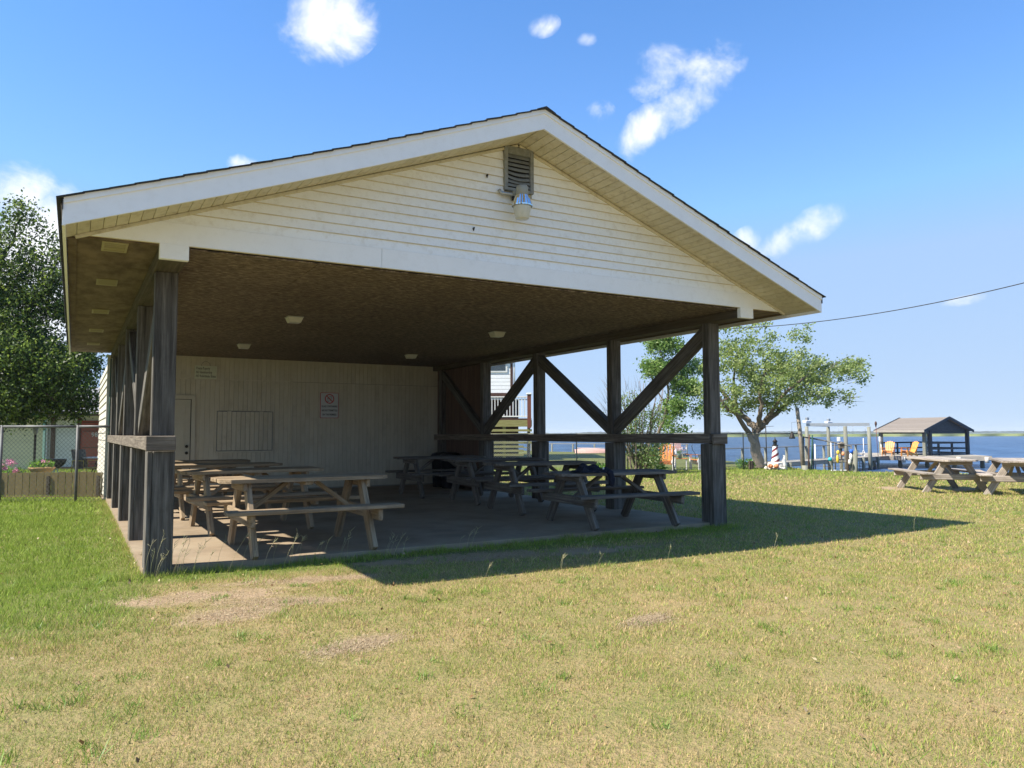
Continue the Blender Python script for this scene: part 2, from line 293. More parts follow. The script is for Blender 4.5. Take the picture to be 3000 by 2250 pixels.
def lawn_mat(name, green, dry_c, blade):
    mt, t, b = new_mat(name); l = t.links.new
    g = N(t, 'ShaderNodeGroup'); g.node_tree = LG
    mx = N(t, 'ShaderNodeMix', data_type='RGBA'); mx.inputs['A'].default_value = rgb(green); mx.inputs['B'].default_value = rgb(dry_c)
    b.inputs['Roughness'].default_value = .8; b.inputs['Specular IOR Level'].default_value = .2
    if blade:
        ge = N(t, 'ShaderNodeNewGeometry')
        ad = N(t, 'ShaderNodeMath', operation='MULTIPLY_ADD'); ad.inputs[1].default_value = 2.2; ad.inputs[2].default_value = -1.1
        l(ge.outputs['Random Per Island'], ad.inputs[0])
        a2 = N(t, 'ShaderNodeMath', operation='ADD'); a2.use_clamp = True; l(ad.outputs[0], a2.inputs[0]); l(g.outputs['Dry'], a2.inputs[1])
        l(a2.outputs[0], mx.inputs['Factor'])
        hs = N(t, 'ShaderNodeHueSaturation'); mr = N(t, 'ShaderNodeMapRange'); mr.inputs['To Min'].default_value = .65; mr.inputs['To Max'].default_value = 1.4
        wn = N(t, 'ShaderNodeMath', operation='FRACT'); w2 = N(t, 'ShaderNodeMath', operation='MULTIPLY'); w2.inputs[1].default_value = 91.7
        l(ge.outputs['Random Per Island'], w2.inputs[0]); l(w2.outputs[0], wn.inputs[0]); l(wn.outputs[0], mr.inputs[0]); l(mr.outputs[0], hs.inputs['Value'])
        l(mx.outputs['Result'], hs.inputs['Color']); l(hs.outputs[0], b.inputs['Base Color'])
        tr = N(t, 'ShaderNodeBsdfTranslucent'); l(hs.outputs[0], tr.inputs['Color'])
        ms = N(t, 'ShaderNodeMixShader'); ms.inputs[0].default_value = .35; l(b.outputs[0], ms.inputs[1]); l(tr.outputs[0], ms.inputs[2])
        o = [n for n in t.nodes if n.type == 'OUTPUT_MATERIAL'][0]; l(ms.outputs[0], o.inputs[0])
    else:
        ff = N(t, 'ShaderNodeMath', operation='MULTIPLY_ADD'); ff.inputs[1].default_value = 1.6; ff.inputs[2].default_value = -.8; l(g.outputs['Fine'], ff.inputs[0])
        a2 = N(t, 'ShaderNodeMath', operation='ADD'); a2.use_clamp = True; l(ff.outputs[0], a2.inputs[0]); l(g.outputs['Dry'], a2.inputs[1])
        l(a2.outputs[0], mx.inputs['Factor'])
        m2 = N(t, 'ShaderNodeMix', data_type='RGBA'); m2.inputs['B'].default_value = (.36, .26, .165, 1); l(g.outputs['Bare'], m2.inputs['Factor']); l(mx.outputs['Result'], m2.inputs['A'])
        l(m2.outputs['Result'], b.inputs['Base Color'])
        bp = N(t, 'ShaderNodeBump'); bp.inputs['Strength'].default_value = .8; bp.inputs['Distance'].default_value = .03; l(g.outputs['Fine'], bp.inputs['Height']); l(bp.outputs[0], b.inputs['Normal'])
    return mt
M['ground'] = lawn_mat('lawn_ground', (.15, .16, .045), (.34, .24, .125), False)
M['blade'] = lawn_mat('grass_blades', (.25, .34, .055), (.53, .385, .20), True)

# ------------------------------------------------------------------ mesh helpers
def prop(o, label=None, cat=None, group=None, kind=None):
    if label: o['label'] = label
    if cat: o['category'] = cat
    if group: o['group'] = group
    if kind: o['kind'] = kind
    return o
def link(name, me, mat=None, parent=None, loc=None, rot=None):
    if mat is not None and len(me.materials) == 0: me.materials.append(M[mat] if isinstance(mat, str) else mat)
    o = bpy.data.objects.new(name, me); C.objects.link(o)
    if parent is not None: o.parent = parent
    if loc is not None: o.location = loc
    if rot is not None: o.rotation_euler = rot
    return o
def pydata(name, verts, faces, mat, parent=None, loc=None, rot=None, smooth=False):
    me = bpy.data.meshes.new(name); me.from_pydata([tuple(v) for v in verts], [], faces); me.update()
    if smooth: me.shade_smooth()
    return link(name, me, mat, parent, loc, rot)
def empty(name, loc=(0, 0, 0), rz=0, **kw):
    o = bpy.data.objects.new(name, None); C.objects.link(o); o.location = loc; o.rotation_euler = (0, 0, rz); o.empty_display_size = .2
    return prop(o, **kw)
_cache = {}
def box_mesh(l, w, h, bev=0.0, mat=''):
    key = (round(l, 3), round(w, 3), round(h, 3), round(bev, 4), mat)
    if key in _cache: return _cache[key]
    bm = bmesh.new(); bmesh.ops.create_cube(bm, size=1.0)
    bmesh.ops.scale(bm, vec=(l, w, h), verts=bm.verts)
    if bev: bmesh.ops.bevel(bm, geom=list(bm.edges), offset=bev, segments=1, affect='EDGES')
    me = bpy.data.meshes.new('box'); bm.to_mesh(me); bm.free(); me.materials.append(M[mat]); _cache[key] = me
    return me
def frame_quat(d, upv=Vector((0, 0, 1))):
    x = Vector(d).normalized(); u = Vector(upv)
    if abs(x.dot(u)) > .98: u = Vector((0, 1, 0))
    y = u.cross(x).normalized(); z = x.cross(y)
    return Matrix((x, y, z)).transposed().to_euler()
def beam(name, p0, p1, w, h, mat, parent=None, bev=0.004, upv=(0, 0, 1)):
    """bar from p0 to p1, grain along its length; w across, h along upv"""
    p0, p1 = Vector(p0), Vector(p1)
    o = link(name, box_mesh((p1 - p0).length, w, h, bev, mat), None, parent, (p0 + p1) / 2, frame_quat(p1 - p0, Vector(upv)))
    return o
def box(name, x, y, z, mat, parent=None, bev=0.0):
    o = link(name, box_mesh(x[1] - x[0], y[1] - y[0], z[1] - z[0], bev, mat), None, parent, ((x[0] + x[1]) / 2, (y[0] + y[1]) / 2, (z[0] + z[1]) / 2))
    return o
def vpost(name, x, y, z0, z1, w, mat, parent, d=None, bev=.006):
    return beam(name, (x, y, z0), (x, y, z1), w, d or w, mat, parent, bev, (0, 1, 0) if True else None)
def tube_data(pts, rad, n=6):
    V, F = [], []
    pts = [Vector(p) for p in pts]
    for i, p in enumerate(pts):
        d = (pts[min(i + 1, len(pts) - 1)] - pts[max(i - 1, 0)]).normalized()
        a = d.cross(Vector((0.13, .31, .94)));
        if a.length < .1: a = d.cross(Vector((1, 0, 0)))
        a.normalize(); b = d.cross(a); r = rad[i] if hasattr(rad, '__len__') else rad
        for k in range(n):
            t = 2 * PI * k / n; V.append(p + a * math.cos(t) * r + b * math.sin(t) * r)
    for i in range(len(pts) - 1):
        for k in range(n):
            F.append((i * n + k, i * n + (k + 1) % n, (i + 1) * n + (k + 1) % n, (i + 1) * n + k))
    F.append(tuple(range(n))[::-1]); F.append(tuple(range((len(pts) - 1) * n, len(pts) * n)))
    return V, F
def tubes(name, items, mat, parent=None, n=6, loc=None, smooth=True, rot=None):
    V, F = [], []
    for pts, r in items:
        v, f = tube_data(pts, r, n); o = len(V); V += v; F += [tuple(i + o for i in q) for q in f]
    return pydata(name, V, F, mat, parent, loc, rot, smooth)
def lathe(name, prof, mat, parent=None, n=16, loc=None, rot=None, smooth=True):
    V, F = [], []
    for r, z in prof:
        for k in range(n):
            t = 2 * PI * k / n; V.append((r * math.cos(t), r * math.sin(t), z))
    for i in range(len(prof) - 1):
        for k in range(n): F.append((i * n + k, i * n + (k + 1) % n, (i + 1) * n + (k + 1) % n, (i + 1) * n + k))
    F.append(tuple(range(n))[::-1]); F.append(tuple(range((len(prof) - 1) * n, len(prof) * n)))
    return pydata(name, V, F, mat, parent, loc, rot, smooth)
def prism(name, poly, axis, a0, a1, mat, parent=None):
    """polygon (u,v) extruded along axis ('x': poly=(y,z); 'y': poly=(x,z); 'z': poly=(x,y))"""
    def P(u, v, a): return {'x': (a, u, v), 'y': (u, a, v), 'z': (u, v, a)}[axis]
    n = len(poly); V = [P(u, v, a0) for u, v in poly] + [P(u, v, a1) for u, v in poly]
    F = [tuple(range(n)), tuple(range(2 * n - 1, n - 1, -1))] + [(i, i + n, (i + 1) % n + n, (i + 1) % n) for i in range(n)]
    c = Vector((0, 0, 0))
    for v in V: c += Vector(v)
    c /= len(V)
    me = bpy.data.meshes.new(name); me.from_pydata([tuple(Vector(v) - c) for v in V], [], F)
    bm = bmesh.new(); bm.from_mesh(me); bmesh.ops.recalc_face_normals(bm, faces=bm.faces); bm.to_mesh(me); bm.free()
    return link(name, me, mat, parent, c)
def np_mesh(name, verts, faces, mat, parent=None, nv=4):
    me = bpy.data.meshes.new(name); nf = len(faces)
    me.vertices.add(len(verts)); me.vertices.foreach_set('co', np.asarray(verts, 'f').ravel())
    me.loops.add(nf * nv); me.loops.foreach_set('vertex_index', np.asarray(faces, 'i').ravel())
    me.polygons.add(nf); me.polygons.foreach_set('loop_start', np.arange(0, nf * nv, nv, dtype='i')); me.polygons.foreach_set('loop_total', np.full(nf, nv, 'i'))
    me.update(calc_edges=True)
    return link(name, me, mat, parent)
def children(o): return [c for c in bpy.data.objects if c.parent == o]
def copy_tree(o, kids, parent=None):
    c = o.copy(); C.objects.link(c)
    if parent is not None: c.parent = parent
    for ch in kids.get(o.name, []): copy_tree(ch, kids, c)
    return c
def kid_map(o):
    d = {}
    def rec(x):
        d[x.name] = [c for c in x.children]
        for c in x.children: rec(c)
    bpy.context.view_layer.update(); rec(o); return d
def text_mesh(name, body, size, mat, parent, loc, rot, depth=.0015, align='CENTER', shear=0.0, width=None, offset=0.0):
    cu = bpy.data.curves.new(name, 'FONT'); cu.body = body; cu.size = size; cu.align_x = align; cu.align_y = 'CENTER'; cu.extrude = depth; cu.shear = shear
    cu.resolution_u = 2; cu.offset = offset
    t = bpy.data.objects.new('t', cu); C.objects.link(t); bpy.context.view_layer.update()
    me = bpy.data.meshes.new_from_object(t.evaluated_get(bpy.context.evaluated_depsgraph_get()))
    bpy.data.objects.remove(t); me.materials.clear()
    if width:
        xs = [v.co.x for v in me.vertices]; k = width / (max(xs) - min(xs))
        for v in me.vertices: v.co.x *= k
    return link(name, me, mat, parent, loc, rot)

# ------------------------------------------------------------------ ground, water, far shore
GZ = -0.07
# shore line: (pixel column, distance)
SH_PX = [-6000, -800, 400, 1000, 1500, 1620, 1740, 1900, 2000, 2130, 2250, 2346, 2500, 2700, 2850, 3000, 3600, 5000, 9000]
SH_D = [300, 300, 200, 110, 64, 58, 56, 50, 45.5, 38, 32.5, 29.2, 27.2, 26.4, 25.6, 24.4, 22, 18, 14]
def shore_r(theta):
    """shore distance as a function of the heading from the view axis (radians, + to the right)"""
    th = np.asarray(theta)
    ang = np.array([math.atan((p - 1500) / FPX) for p in SH_PX]); rad = np.array([math.hypot(d, (p - 1500) / FPX * d) for p, d in zip(SH_PX, SH_D)])
    r = np.interp(th, ang, rad)
    r = np.where(th > ang[-1], rad[-1] + (th - ang[-1]) * 60, r)
    return np.minimum(r, 330)
def ground_z(x, y):
    dx, dy = x - CX, y - CY
    d = dx * FWD.x + dy * FWD.y
    return GZ - .05 * np.clip((d - 12) / 10, 0, 1)
ths = np.concatenate([np.linspace(-PI, -.62, 60, endpoint=False), np.linspace(-.62, 1.0, 420), np.linspace(1.0, PI, 60)[1:]])
Rs = shore_r(ths)
us = np.concatenate([[0.002], np.linspace(.02, 1.0, 90)]); extra = np.array([.25, .7, 1.4, 3.0, 12.0]); ez = np.array([-.06, -.45, -1.0, -1.7, -3.0])
rings = []; zs = []
rng = np.random.default_rng(5)
wob = np.interp(ths, np.linspace(-PI, PI, 900), rng.normal(0, .12, 900))
Vv = []
for u in us:
    r = Rs * u + wob * (u > .97); x = CX + np.sin(ths) * r * RGT.x + np.cos(ths) * r * FWD.x; y = CY + np.sin(ths) * r * RGT.y + np.cos(ths) * r * FWD.y
    Vv.append(np.stack([x, y, ground_z(x, y)], 1))
for e_, z_ in zip(extra, ez):
    r = Rs + wob + e_; x = CX + np.sin(ths) * r * RGT.x + np.cos(ths) * r * FWD.x; y = CY + np.sin(ths) * r * RGT.y + np.cos(ths) * r * FWD.y
    Vv.append(np.stack([x, y, ground_z(x, y) + z_], 1))
nr, nth = len(Vv), len(ths); V = np.concatenate(Vv)
i, j = np.meshgrid(np.arange(nr - 1), np.arange(nth - 1), indexing='ij')
F = np.stack([i * nth + j, i * nth + j + 1, (i + 1) * nth + j + 1, (i + 1) * nth + j], -1).reshape(-1, 4)[:, ::-1]
g = np_mesh('lawn', V, F, 'ground'); prop(g, 'mown lawn of green and straw coloured grass around the pavilion', kind='structure')

# water
mt, t, b = new_mat('sound_water'); l = t.links.new
tc = N(t, 'ShaderNodeNewGeometry'); mp = N(t, 'ShaderNodeMapping'); mp.inputs['Scale'].default_value = (1, 1, 1); mp.inputs['Rotation'].default_value = (0, 0, -YAW + .3)
mp2 = N(t, 'ShaderNodeVectorMath', operation='MULTIPLY'); mp2.inputs[1].default_value = (.35, 1.0, 1.0)
l(tc.outputs['Position'], mp.inputs[0]); l(mp.outputs[0], mp2.inputs[0])
w1 = N(t, 'ShaderNodeTexNoise'); w1.inputs['Scale'].default_value = .9; w1.inputs['Detail'].default_value = 5; w1.inputs['Roughness'].default_value = .6; l(mp2.outputs[0], w1.inputs[0])
w2 = N(t, 'ShaderNodeTexNoise'); w2.inputs['Scale'].default_value = .35; w2.inputs['Detail'].default_value = 3; l(mp2.outputs[0], w2.inputs[0])
ws = N(t, 'ShaderNodeMath', operation='ADD'); l(w1.outputs[0], ws.inputs[0]); l(w2.outputs[0], ws.inputs[1])
bp = N(t, 'ShaderNodeBump'); bp.inputs['Strength'].default_value = 1; bp.inputs['Distance'].default_value = .55; l(ws.outputs[0], bp.inputs['Height']); l(bp.outputs[0], b.inputs['Normal'])
cr = N(t, 'ShaderNodeValToRGB'); cr.color_ramp.elements[0].color = (.01, .035, .09, 1); cr.color_ramp.elements[1].color = (.075, .15, .28, 1)
cr.color_ramp.elements[0].position = .4; cr.color_ramp.elements[1].position = .62; l(w1.outputs[0], cr.inputs[0]); l(cr.outputs[0], b.inputs['Base Color'])
b.inputs['Roughness'].default_value = .3; b.inputs['IOR'].default_value = 1.33; b.inputs['Specular IOR Level'].default_value = .14
WZ = -1.44
pts = [at(-2500, 40), at(4200, 16), at(5000, 8)]
wv = [(-9000, -9000, WZ), (9000, -9000, WZ), (9000, 9000, WZ), (-9000, 9000, WZ)]
wo = pydata('water', wv, [(0, 1, 2, 3)], mt); prop(wo, 'wind-ruffled blue water of the sound', kind='structure')

def strip_land(name, px0, px1, d0, depth, ztop, amp, mat, n, seed, label, kind, zb=WZ - .3):
    r_ = np.random.default_rng(seed); V, F = [], []
    h1 = np.interp(np.arange(n), np.arange(0, n, 9), r_.uniform(0, 1, len(np.arange(0, n, 9)))); h = h1 * .65 + r_.uniform(0, 1, n) * .35
    for i_ in range(n):
        px = px0 + (px1 - px0) * i_ / (n - 1); z = ztop + amp * (h[i_] - .5)
        for dd, zz in ((d0 + 4 * math.sin(i_ * .3), zb), (d0 + 2 + 4 * math.sin(i_ * .3), z), (d0 + depth, z * .9), (d0 + depth + 4, zb)):
            V.append(at(px, dd, zz))
    for i_ in range(n - 1):
        for k in range(3): F.append((i_ * 4 + k, (i_ + 1) * 4 + k, (i_ + 1) * 4 + k + 1, i_ * 4 + k + 1))
    return prop(pydata(name, V, F, mat), label, kind=kind)
M['marsh'] = surf('marsh_reeds', [(.08, .11, .035), (.13, .16, .055), (.19, .19, .09)], (.02, .02, .6), 3, .95, 0, contrast=1.3)
M['woods'] = surf('distant_woods_foliage', [(.03, .05, .03), (.055, .08, .045)], (.02, .02, .02), 3, 1, 0)
strip_land('marsh_shore', 900, 3700, 480, 160, .15, .5, 'marsh', 500, 3, 'low green marsh shore across the water', 'structure')
strip_land('distant_woods', 900, 3900, 1900, 300, 3.2, 4.6, 'woods', 420, 9, 'far-off strip of blue-green woods beyond the marsh', 'stuff')

# ------------------------------------------------------------------ the pavilion
XC = 3.71
PAV = empty('picnic_pavilion', (0, 0, 0), 0, label='large open-sided picnic pavilion with cream gable and weathered timber posts', cat='pavilion')
slab = prism('concrete_slab', [(-.05, .02), (7.52, .02), (7.52, 9.9), (-.05, 9.9)], 'z', -.3, 0, 'conc'); prop(slab, 'tan concrete floor slab under the pavilion', kind='structure')

ZR0, ZR1, ZB0 = 1.12, 1.265, 2.865
postY = [-0.065, 2.24, 4.66, 6.95, 9.2]
for side, x0, x1, lx0, lx1 in ((0, 0.018, .158, -.045, .200), (1, 7.29, 7.43, 7.262, 7.52)):
    for k, y0 in enumerate(postY):
        base = -.35 if k == 0 else -.02
        # lower post: a thick timber sandwiched by planks
        # lower post: squared timber with a thick plank nailed to its outer side
        ma, mb, pa, pb = (lx0 + .048, lx1, lx0, lx0 + .044) if side == 0 else (lx0, lx1 - .048, lx1 - .044, lx1)
        beam('lower_post', ((ma + mb) / 2, y0 + .125, base), ((ma + mb) / 2, y0 + .125, ZR0), .25, mb - ma, 'post', PAV, .007, (1, 0, 0))
        beam('post_plank', ((pa + pb) / 2, y0 + .122, base), ((pa + pb) / 2, y0 + .122, ZR0 - .003), .24, pb - pa, 'post', PAV, .006, (1, 0, 0))
        yb = y0 + .03
        beam('upper_post', ((x0 + x1) / 2, yb + .07, ZR1 - .002), ((x0 + x1) / 2, yb + .07, ZB0 + .001), .205, .14, 'post', PAV, .007, (0, 1, 0))
    # rail, with a separate end block over the front post
    xr0, xr1 = (lx0 - .012, lx1 - .03) if side == 0 else (lx0 + .0, lx1 - .03)
    beam('rail', ((xr0 + xr1) / 2, .0, (ZR0 + ZR1) / 2), ((xr0 + xr1) / 2, 9.66, (ZR0 + ZR1) / 2), xr1 - xr0, ZR1 - ZR0 - .006, 'rail', PAV, .008)
    beam('rail_end_board', (lx0 - .02, -.085, (ZR0 + ZR1) / 2), (lx1 - .0, -.085, (ZR0 + ZR1) / 2), .045, ZR1 - ZR0 + .002, 'rail', PAV, .007)
    # beam along the side, with white end cap
    bx = (-.034, .205) if side == 0 else (7.245, 7.485)
    beam('side_beam', ((bx[0] + bx[1]) / 2, -.60, (ZB0 + 3.05) / 2), ((bx[0] + bx[1]) / 2, 9.7, (ZB0 + 3.05) / 2), bx[1] - bx[0], 3.05 - ZB0, 'beam', PAV, .006)
    box('beam_end_cap', (bx[0] - .004, bx[1] + .004), (-.665, -.602), (ZB0 - .004, 3.0), 'white', PAV, .003)
    # diagonal braces
    xm = (x0 + x1) / 2
    yc = [y + .125 for y in postY]
    for ya, yb_ in ((yc[0], yc[1]), (yc[2], yc[1]), (yc[2], yc[3]), (yc[4], yc[3])):
        s = 1 if yb_ > ya else -1
        beam('diagonal_brace', (xm, ya + s * .03, ZB0 - .10), (xm, yb_ - s * .02, ZR1 + .06), .13, .185, 'post', PAV, .007)

# back wall of vertical planks, door, shuttered hatch
YW = 9.74
box('wall_backing', (0.0, 7.45), (YW + .02, YW + .1), (0.0, 3.0), 'wallg', PAV)
def plank_row(xs, z0, z1, skip=()):
    for xa, xb in xs:
        if any(xb > s0 and xa < s1 and z0 < zt and z1 > zb for s0, s1, zb, zt in skip):
            for s0, s1, zb, zt in skip:
                if xb > s0 and xa < s1:
                    if zt < z1 - .01: box('wall_plank', (xa + .003, xb - .003), (YW, YW + .018), (zt, z1), 'wallp', PAV, .002)
                    if zb > z0 + .01: box('wall_plank', (xa + .003, xb - .003), (YW, YW + .018), (z0, zb), 'wallp', PAV, .002)
        else:
            box('wall_plank', (xa + .0012, xb - .0012), (YW, YW + .018), (z0, z1), 'wallp', PAV, .002)
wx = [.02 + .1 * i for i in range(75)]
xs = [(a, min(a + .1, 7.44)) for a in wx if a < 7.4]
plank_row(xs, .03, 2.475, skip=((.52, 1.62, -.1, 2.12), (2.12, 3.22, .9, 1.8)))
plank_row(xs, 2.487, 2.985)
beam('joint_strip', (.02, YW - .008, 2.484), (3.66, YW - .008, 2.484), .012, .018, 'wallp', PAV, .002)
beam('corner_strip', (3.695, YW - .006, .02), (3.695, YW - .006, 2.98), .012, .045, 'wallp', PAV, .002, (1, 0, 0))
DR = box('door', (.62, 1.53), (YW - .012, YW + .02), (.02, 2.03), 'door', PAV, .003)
for (a, b_, z0, z1) in ((.72, 1.0, 1.68, 1.9), (1.14, 1.42, 1.68, 1.9), (.72, 1.0, .95, 1.55), (1.14, 1.42, .95, 1.55), (.72, 1.0, .2, .8), (1.14, 1.42, .2, .8)):
    fr = []
    for q in ((a, b_, z1 - .018, z1), (a, b_, z0, z0 + .018), (a, a + .018, z0 + .018, z1 - .018), (b_ - .018, b_, z0 + .018, z1 - .018)):
        fr.append(q)
    bm = bmesh.new()
    for x0_, x1_, z0_, z1_ in fr:
        r_ = bmesh.ops.create_cube(bm, size=1, matrix=Matrix.Translation(((x0_ + x1_) / 2 - 1.075, -.02, (z0_ + z1_) / 2 - 1.025)) @ Matrix.Diagonal((x1_ - x0_, .012, z1_ - z0_, 1)))
    me = bpy.data.meshes.new('door_panel'); bm.to_mesh(me); bm.free(); link('door_panel', me, 'door', DR)
for z in (1.017, .877):
    lathe('door_knob', [(.014, 0), (.014, .03), (.03, .035), (.034, .05), (.03, .065), (.012, .07)], 'brass', DR, 12, (1.462 - 1.075, -.015, z - 1.025), (PI / 2, 0, 0))
for q in (((.53, YW - .014, 2.085), (1.62, YW - .014, 2.085), .09), ):
    beam('door_trim', q[0], q[1], .03, q[2], 'door', PAV, .003)
for x in (.57, 1.59):
    beam('door_trim', (x, YW - .014, .02), (x, YW - .014, 2.04), .03, .085, 'door', PAV, .003, (1, 0, 0))
box('door_gap', (.61, 1.546), (YW - .006, YW + .0), (.015, 2.042), 'black', PAV)
HT = box('hatch_backing', (2.07, 3.28), (YW - .008, YW + .018), (.905, 1.79), 'vent', PAV)
for i_ in range(12):
    a = 2.085 + i_ * .0983
    box('hatch_plank', (a + .003, a + .0945), (YW - .035, YW - .008), (.918, 1.775 + (.012 if i_ in (2, 9) else 0)), 'wallp', PAV, .003)
beam('hatch_ledge', (2.06, YW - .02, .885), (3.29, YW - .02, .885), .06, .035, 'wallp', PAV, .003)

# brown plank side wall in the last bay (right) and its inner face
for i_ in range(22):
    y = 7.2 + i_ * .115
    box('side_wall_plank', (7.39, 7.41), (y + .003, y + .112), (.01, ZB0), 'brownp', PAV, .002)
box('side_wall_backing', (7.415, 7.45), (7.2, 9.73), (.0, ZB0), 'brownp', PAV)

# OSB ceiling material
mt, t, b = new_mat('osb_ceiling'); l = t.links.new
ge = N(t, 'ShaderNodeNewGeometry'); mp = N(t, 'ShaderNodeMapping'); mp.inputs['Scale'].default_value = (11, 34, 1); l(ge.outputs['Position'], mp.inputs[0])
nz = N(t, 'ShaderNodeTexNoise'); nz.inputs['Scale'].default_value = 1.0; nz.inputs['Detail'].default_value = 5; nz.inputs['Roughness'].default_value = .7; nz.inputs['Distortion'].default_value = .6; l(mp.outputs[0], nz.inputs[0])
nb = N(t, 'ShaderNodeTexNoise'); nb.inputs['Scale'].default_value = .8; nb.inputs['Detail'].default_value = 4; l(ge.outputs['Position'], nb.inputs[0])
cr = N(t, 'ShaderNodeValToRGB'); e = cr.color_ramp.elements; e[0].position = .38; e[0].color = (.06, .046, .034, 1); e[1].position = .66; e[1].color = (.36, .295, .215, 1); x = e.new(.5); x.color = (.15, .108, .077, 1)
l(nz.outputs[0], cr.inputs[0])
mx = N(t, 'ShaderNodeMix', data_type='RGBA', blend_type='MULTIPLY'); mx.inputs['Factor'].default_value = .6; l(cr.outputs[0], mx.inputs['A'])
c2 = N(t, 'ShaderNodeValToRGB'); c2.color_ramp.elements[0].position = .35; c2.color_ramp.elements[0].color = (.7, .66, .6, 1); c2.color_ramp.elements[1].position = .65; c2.color_ramp.elements[1].color = (1, 1, 1, 1); l(nb.outputs[0], c2.inputs[0]); l(c2.outputs[0], mx.inputs['B'])
l(mx.outputs['Result'], b.inputs['Base Color']); b.inputs['Roughness'].default_value = .9
bp = N(t, 'ShaderNodeBump'); bp.inputs['Strength'].default_value = .3; bp.inputs['Distance'].default_value = .01; l(nz.outputs[0], bp.inputs['Height']); l(bp.outputs[0], b.inputs['Normal'])
M['osb'] = mt
# ceiling sheets
ys = [-.6, 1.22, 2.44, 3.66, 4.88, 6.1, 7.32, 8.54, 9.735]
for r_ in range(len(ys) - 1):
    xoff = 0 if r_ % 2 else 1.22
    xx = [.205] + [v for v in np.arange(.205 + 2.44 - xoff, 7.2, 2.44)] + [7.245]
    for a, b_ in zip(xx[:-1], xx[1:]):
        if b_ - a < .05: continue
        o = box('ceiling_sheet', (a + .004, b_ - .004), (ys[r_] + .004, ys[r_ + 1] - .004), (2.98, 2.992), 'osb', PAV)
# level side soffits of plywood, with vents
for sx in (-1, 1):
    xa, xb = (-.755, -.036) if sx < 0 else (7.487, 8.175)
    for a, b_ in ((-.62, .55), (.55, 2.95), (2.95, 5.35), (5.35, 7.75), (7.75, 9.9)):
        box('soffit_sheet', (xa, xb), (a + .003, b_ - .003), (2.985, 3.0), 'ply', PAV)
    box('soffit_edge_strip', (xa, xa + .07) if sx < 0 else (xb - .07, xb), (-.6, 9.88), (2.972, 2.983), 'ply', PAV)
    for yv in ((-.38, 1.47, 3.81, 6.03, 8.16) if sx < 0 else (1.5, 3.8, 6.0)):
        xv = -.385 if sx < 0 else 7.85
        v_ = box('soffit_vent', (xv - .105, xv + .105), (yv - .19, yv + .19), (2.974, 2.984), 'vinyl', PAV, .002)
        for q in range(5):
            box('vent_louvre', (-.085, .085), (-.15 + q * .065, -.115 + q * .065), (-.009, -.0035), 'vinyl', v_)

# gable wall: frieze board, lap siding courses, rake trim
YG = -.64
slope = .373
def zsof(x): return 4.625 - slope * abs(x - XC)
def half_at(z): return (4.625 - z) / slope
prism('frieze_board', [(XC - half_at(3.0), 3.0), (XC - half_at(3.2), 3.2), (2.06, 3.2), (2.06, 3.0)][::1], 'y', YG - .022, YG, 'white', PAV)
prism('frieze_board', [(XC - half_at(3.0) + .9, 3.0)][:0] + [(2.064, 3.0), (2.064, 3.2), (XC + half_at(3.2), 3.2), (XC + half_at(3.0), 3.0)], 'y', YG - .022, YG, 'white', PAV)
VX0, VX1, VZ0, VZ1 = 3.515, 3.905, 4.055, 4.575
z = 3.2; k = 0
EXP = .1005
def lap(xa0, xa1, xb0, xb1, z0, z1):
    """one lap siding board: thick at the bottom edge"""
    V = [(xa0, YG - .016, z0), (xa1, YG - .016, z0), (xb1, YG - .003, z1), (xb0, YG - .003, z1), (xa0, YG + .002, z0), (xa1, YG + .002, z0), (xb1, YG + .006, z1), (xb0, YG + .006, z1)]
    c = Vector(((xa0 + xa1) / 2, YG, (z0 + z1) / 2))
    F = [(0, 1, 2, 3), (4, 7, 6, 5), (0, 4, 5, 1), (3, 2, 6, 7), (0, 3, 7, 4), (1, 5, 6, 2)]
    pydata('siding_board', [Vector(v) - c for v in V], F, 'siding', PAV, c)
while z < 4.56:
    z1 = min(z + EXP, 4.6)
    h0, h1 = half_at(z), max(half_at(z1), .01)
    if z1 > VZ0 and z < VZ1:
        lap(XC - h0, VX0 + .01, XC - h1, VX0 + .01, z + .0015, z1 + .002) if XC - h1 < VX0 else None
        lap(VX1 - .01, XC + h0, VX1 - .01, XC + h1, z + .0015, z1 + .002) if XC + h1 > VX1 else None
    else:
        lap(XC - h0, XC + h0, XC - h1, XC + h1, z + .0015, z1 + .002)
    z += EXP
box('gable_sheathing', (XC - 4.3, XC + 4.3), (YG + .01, YG + .03), (3.0, 3.13), 'grime', PAV)
prism('gable_sheathing', [(XC - half_at(3.13) + .02, 3.13), (XC + half_at(3.13) - .02, 3.13), (XC, 4.6)], 'y', YG + .0065, YG + .03, 'grime', PAV)
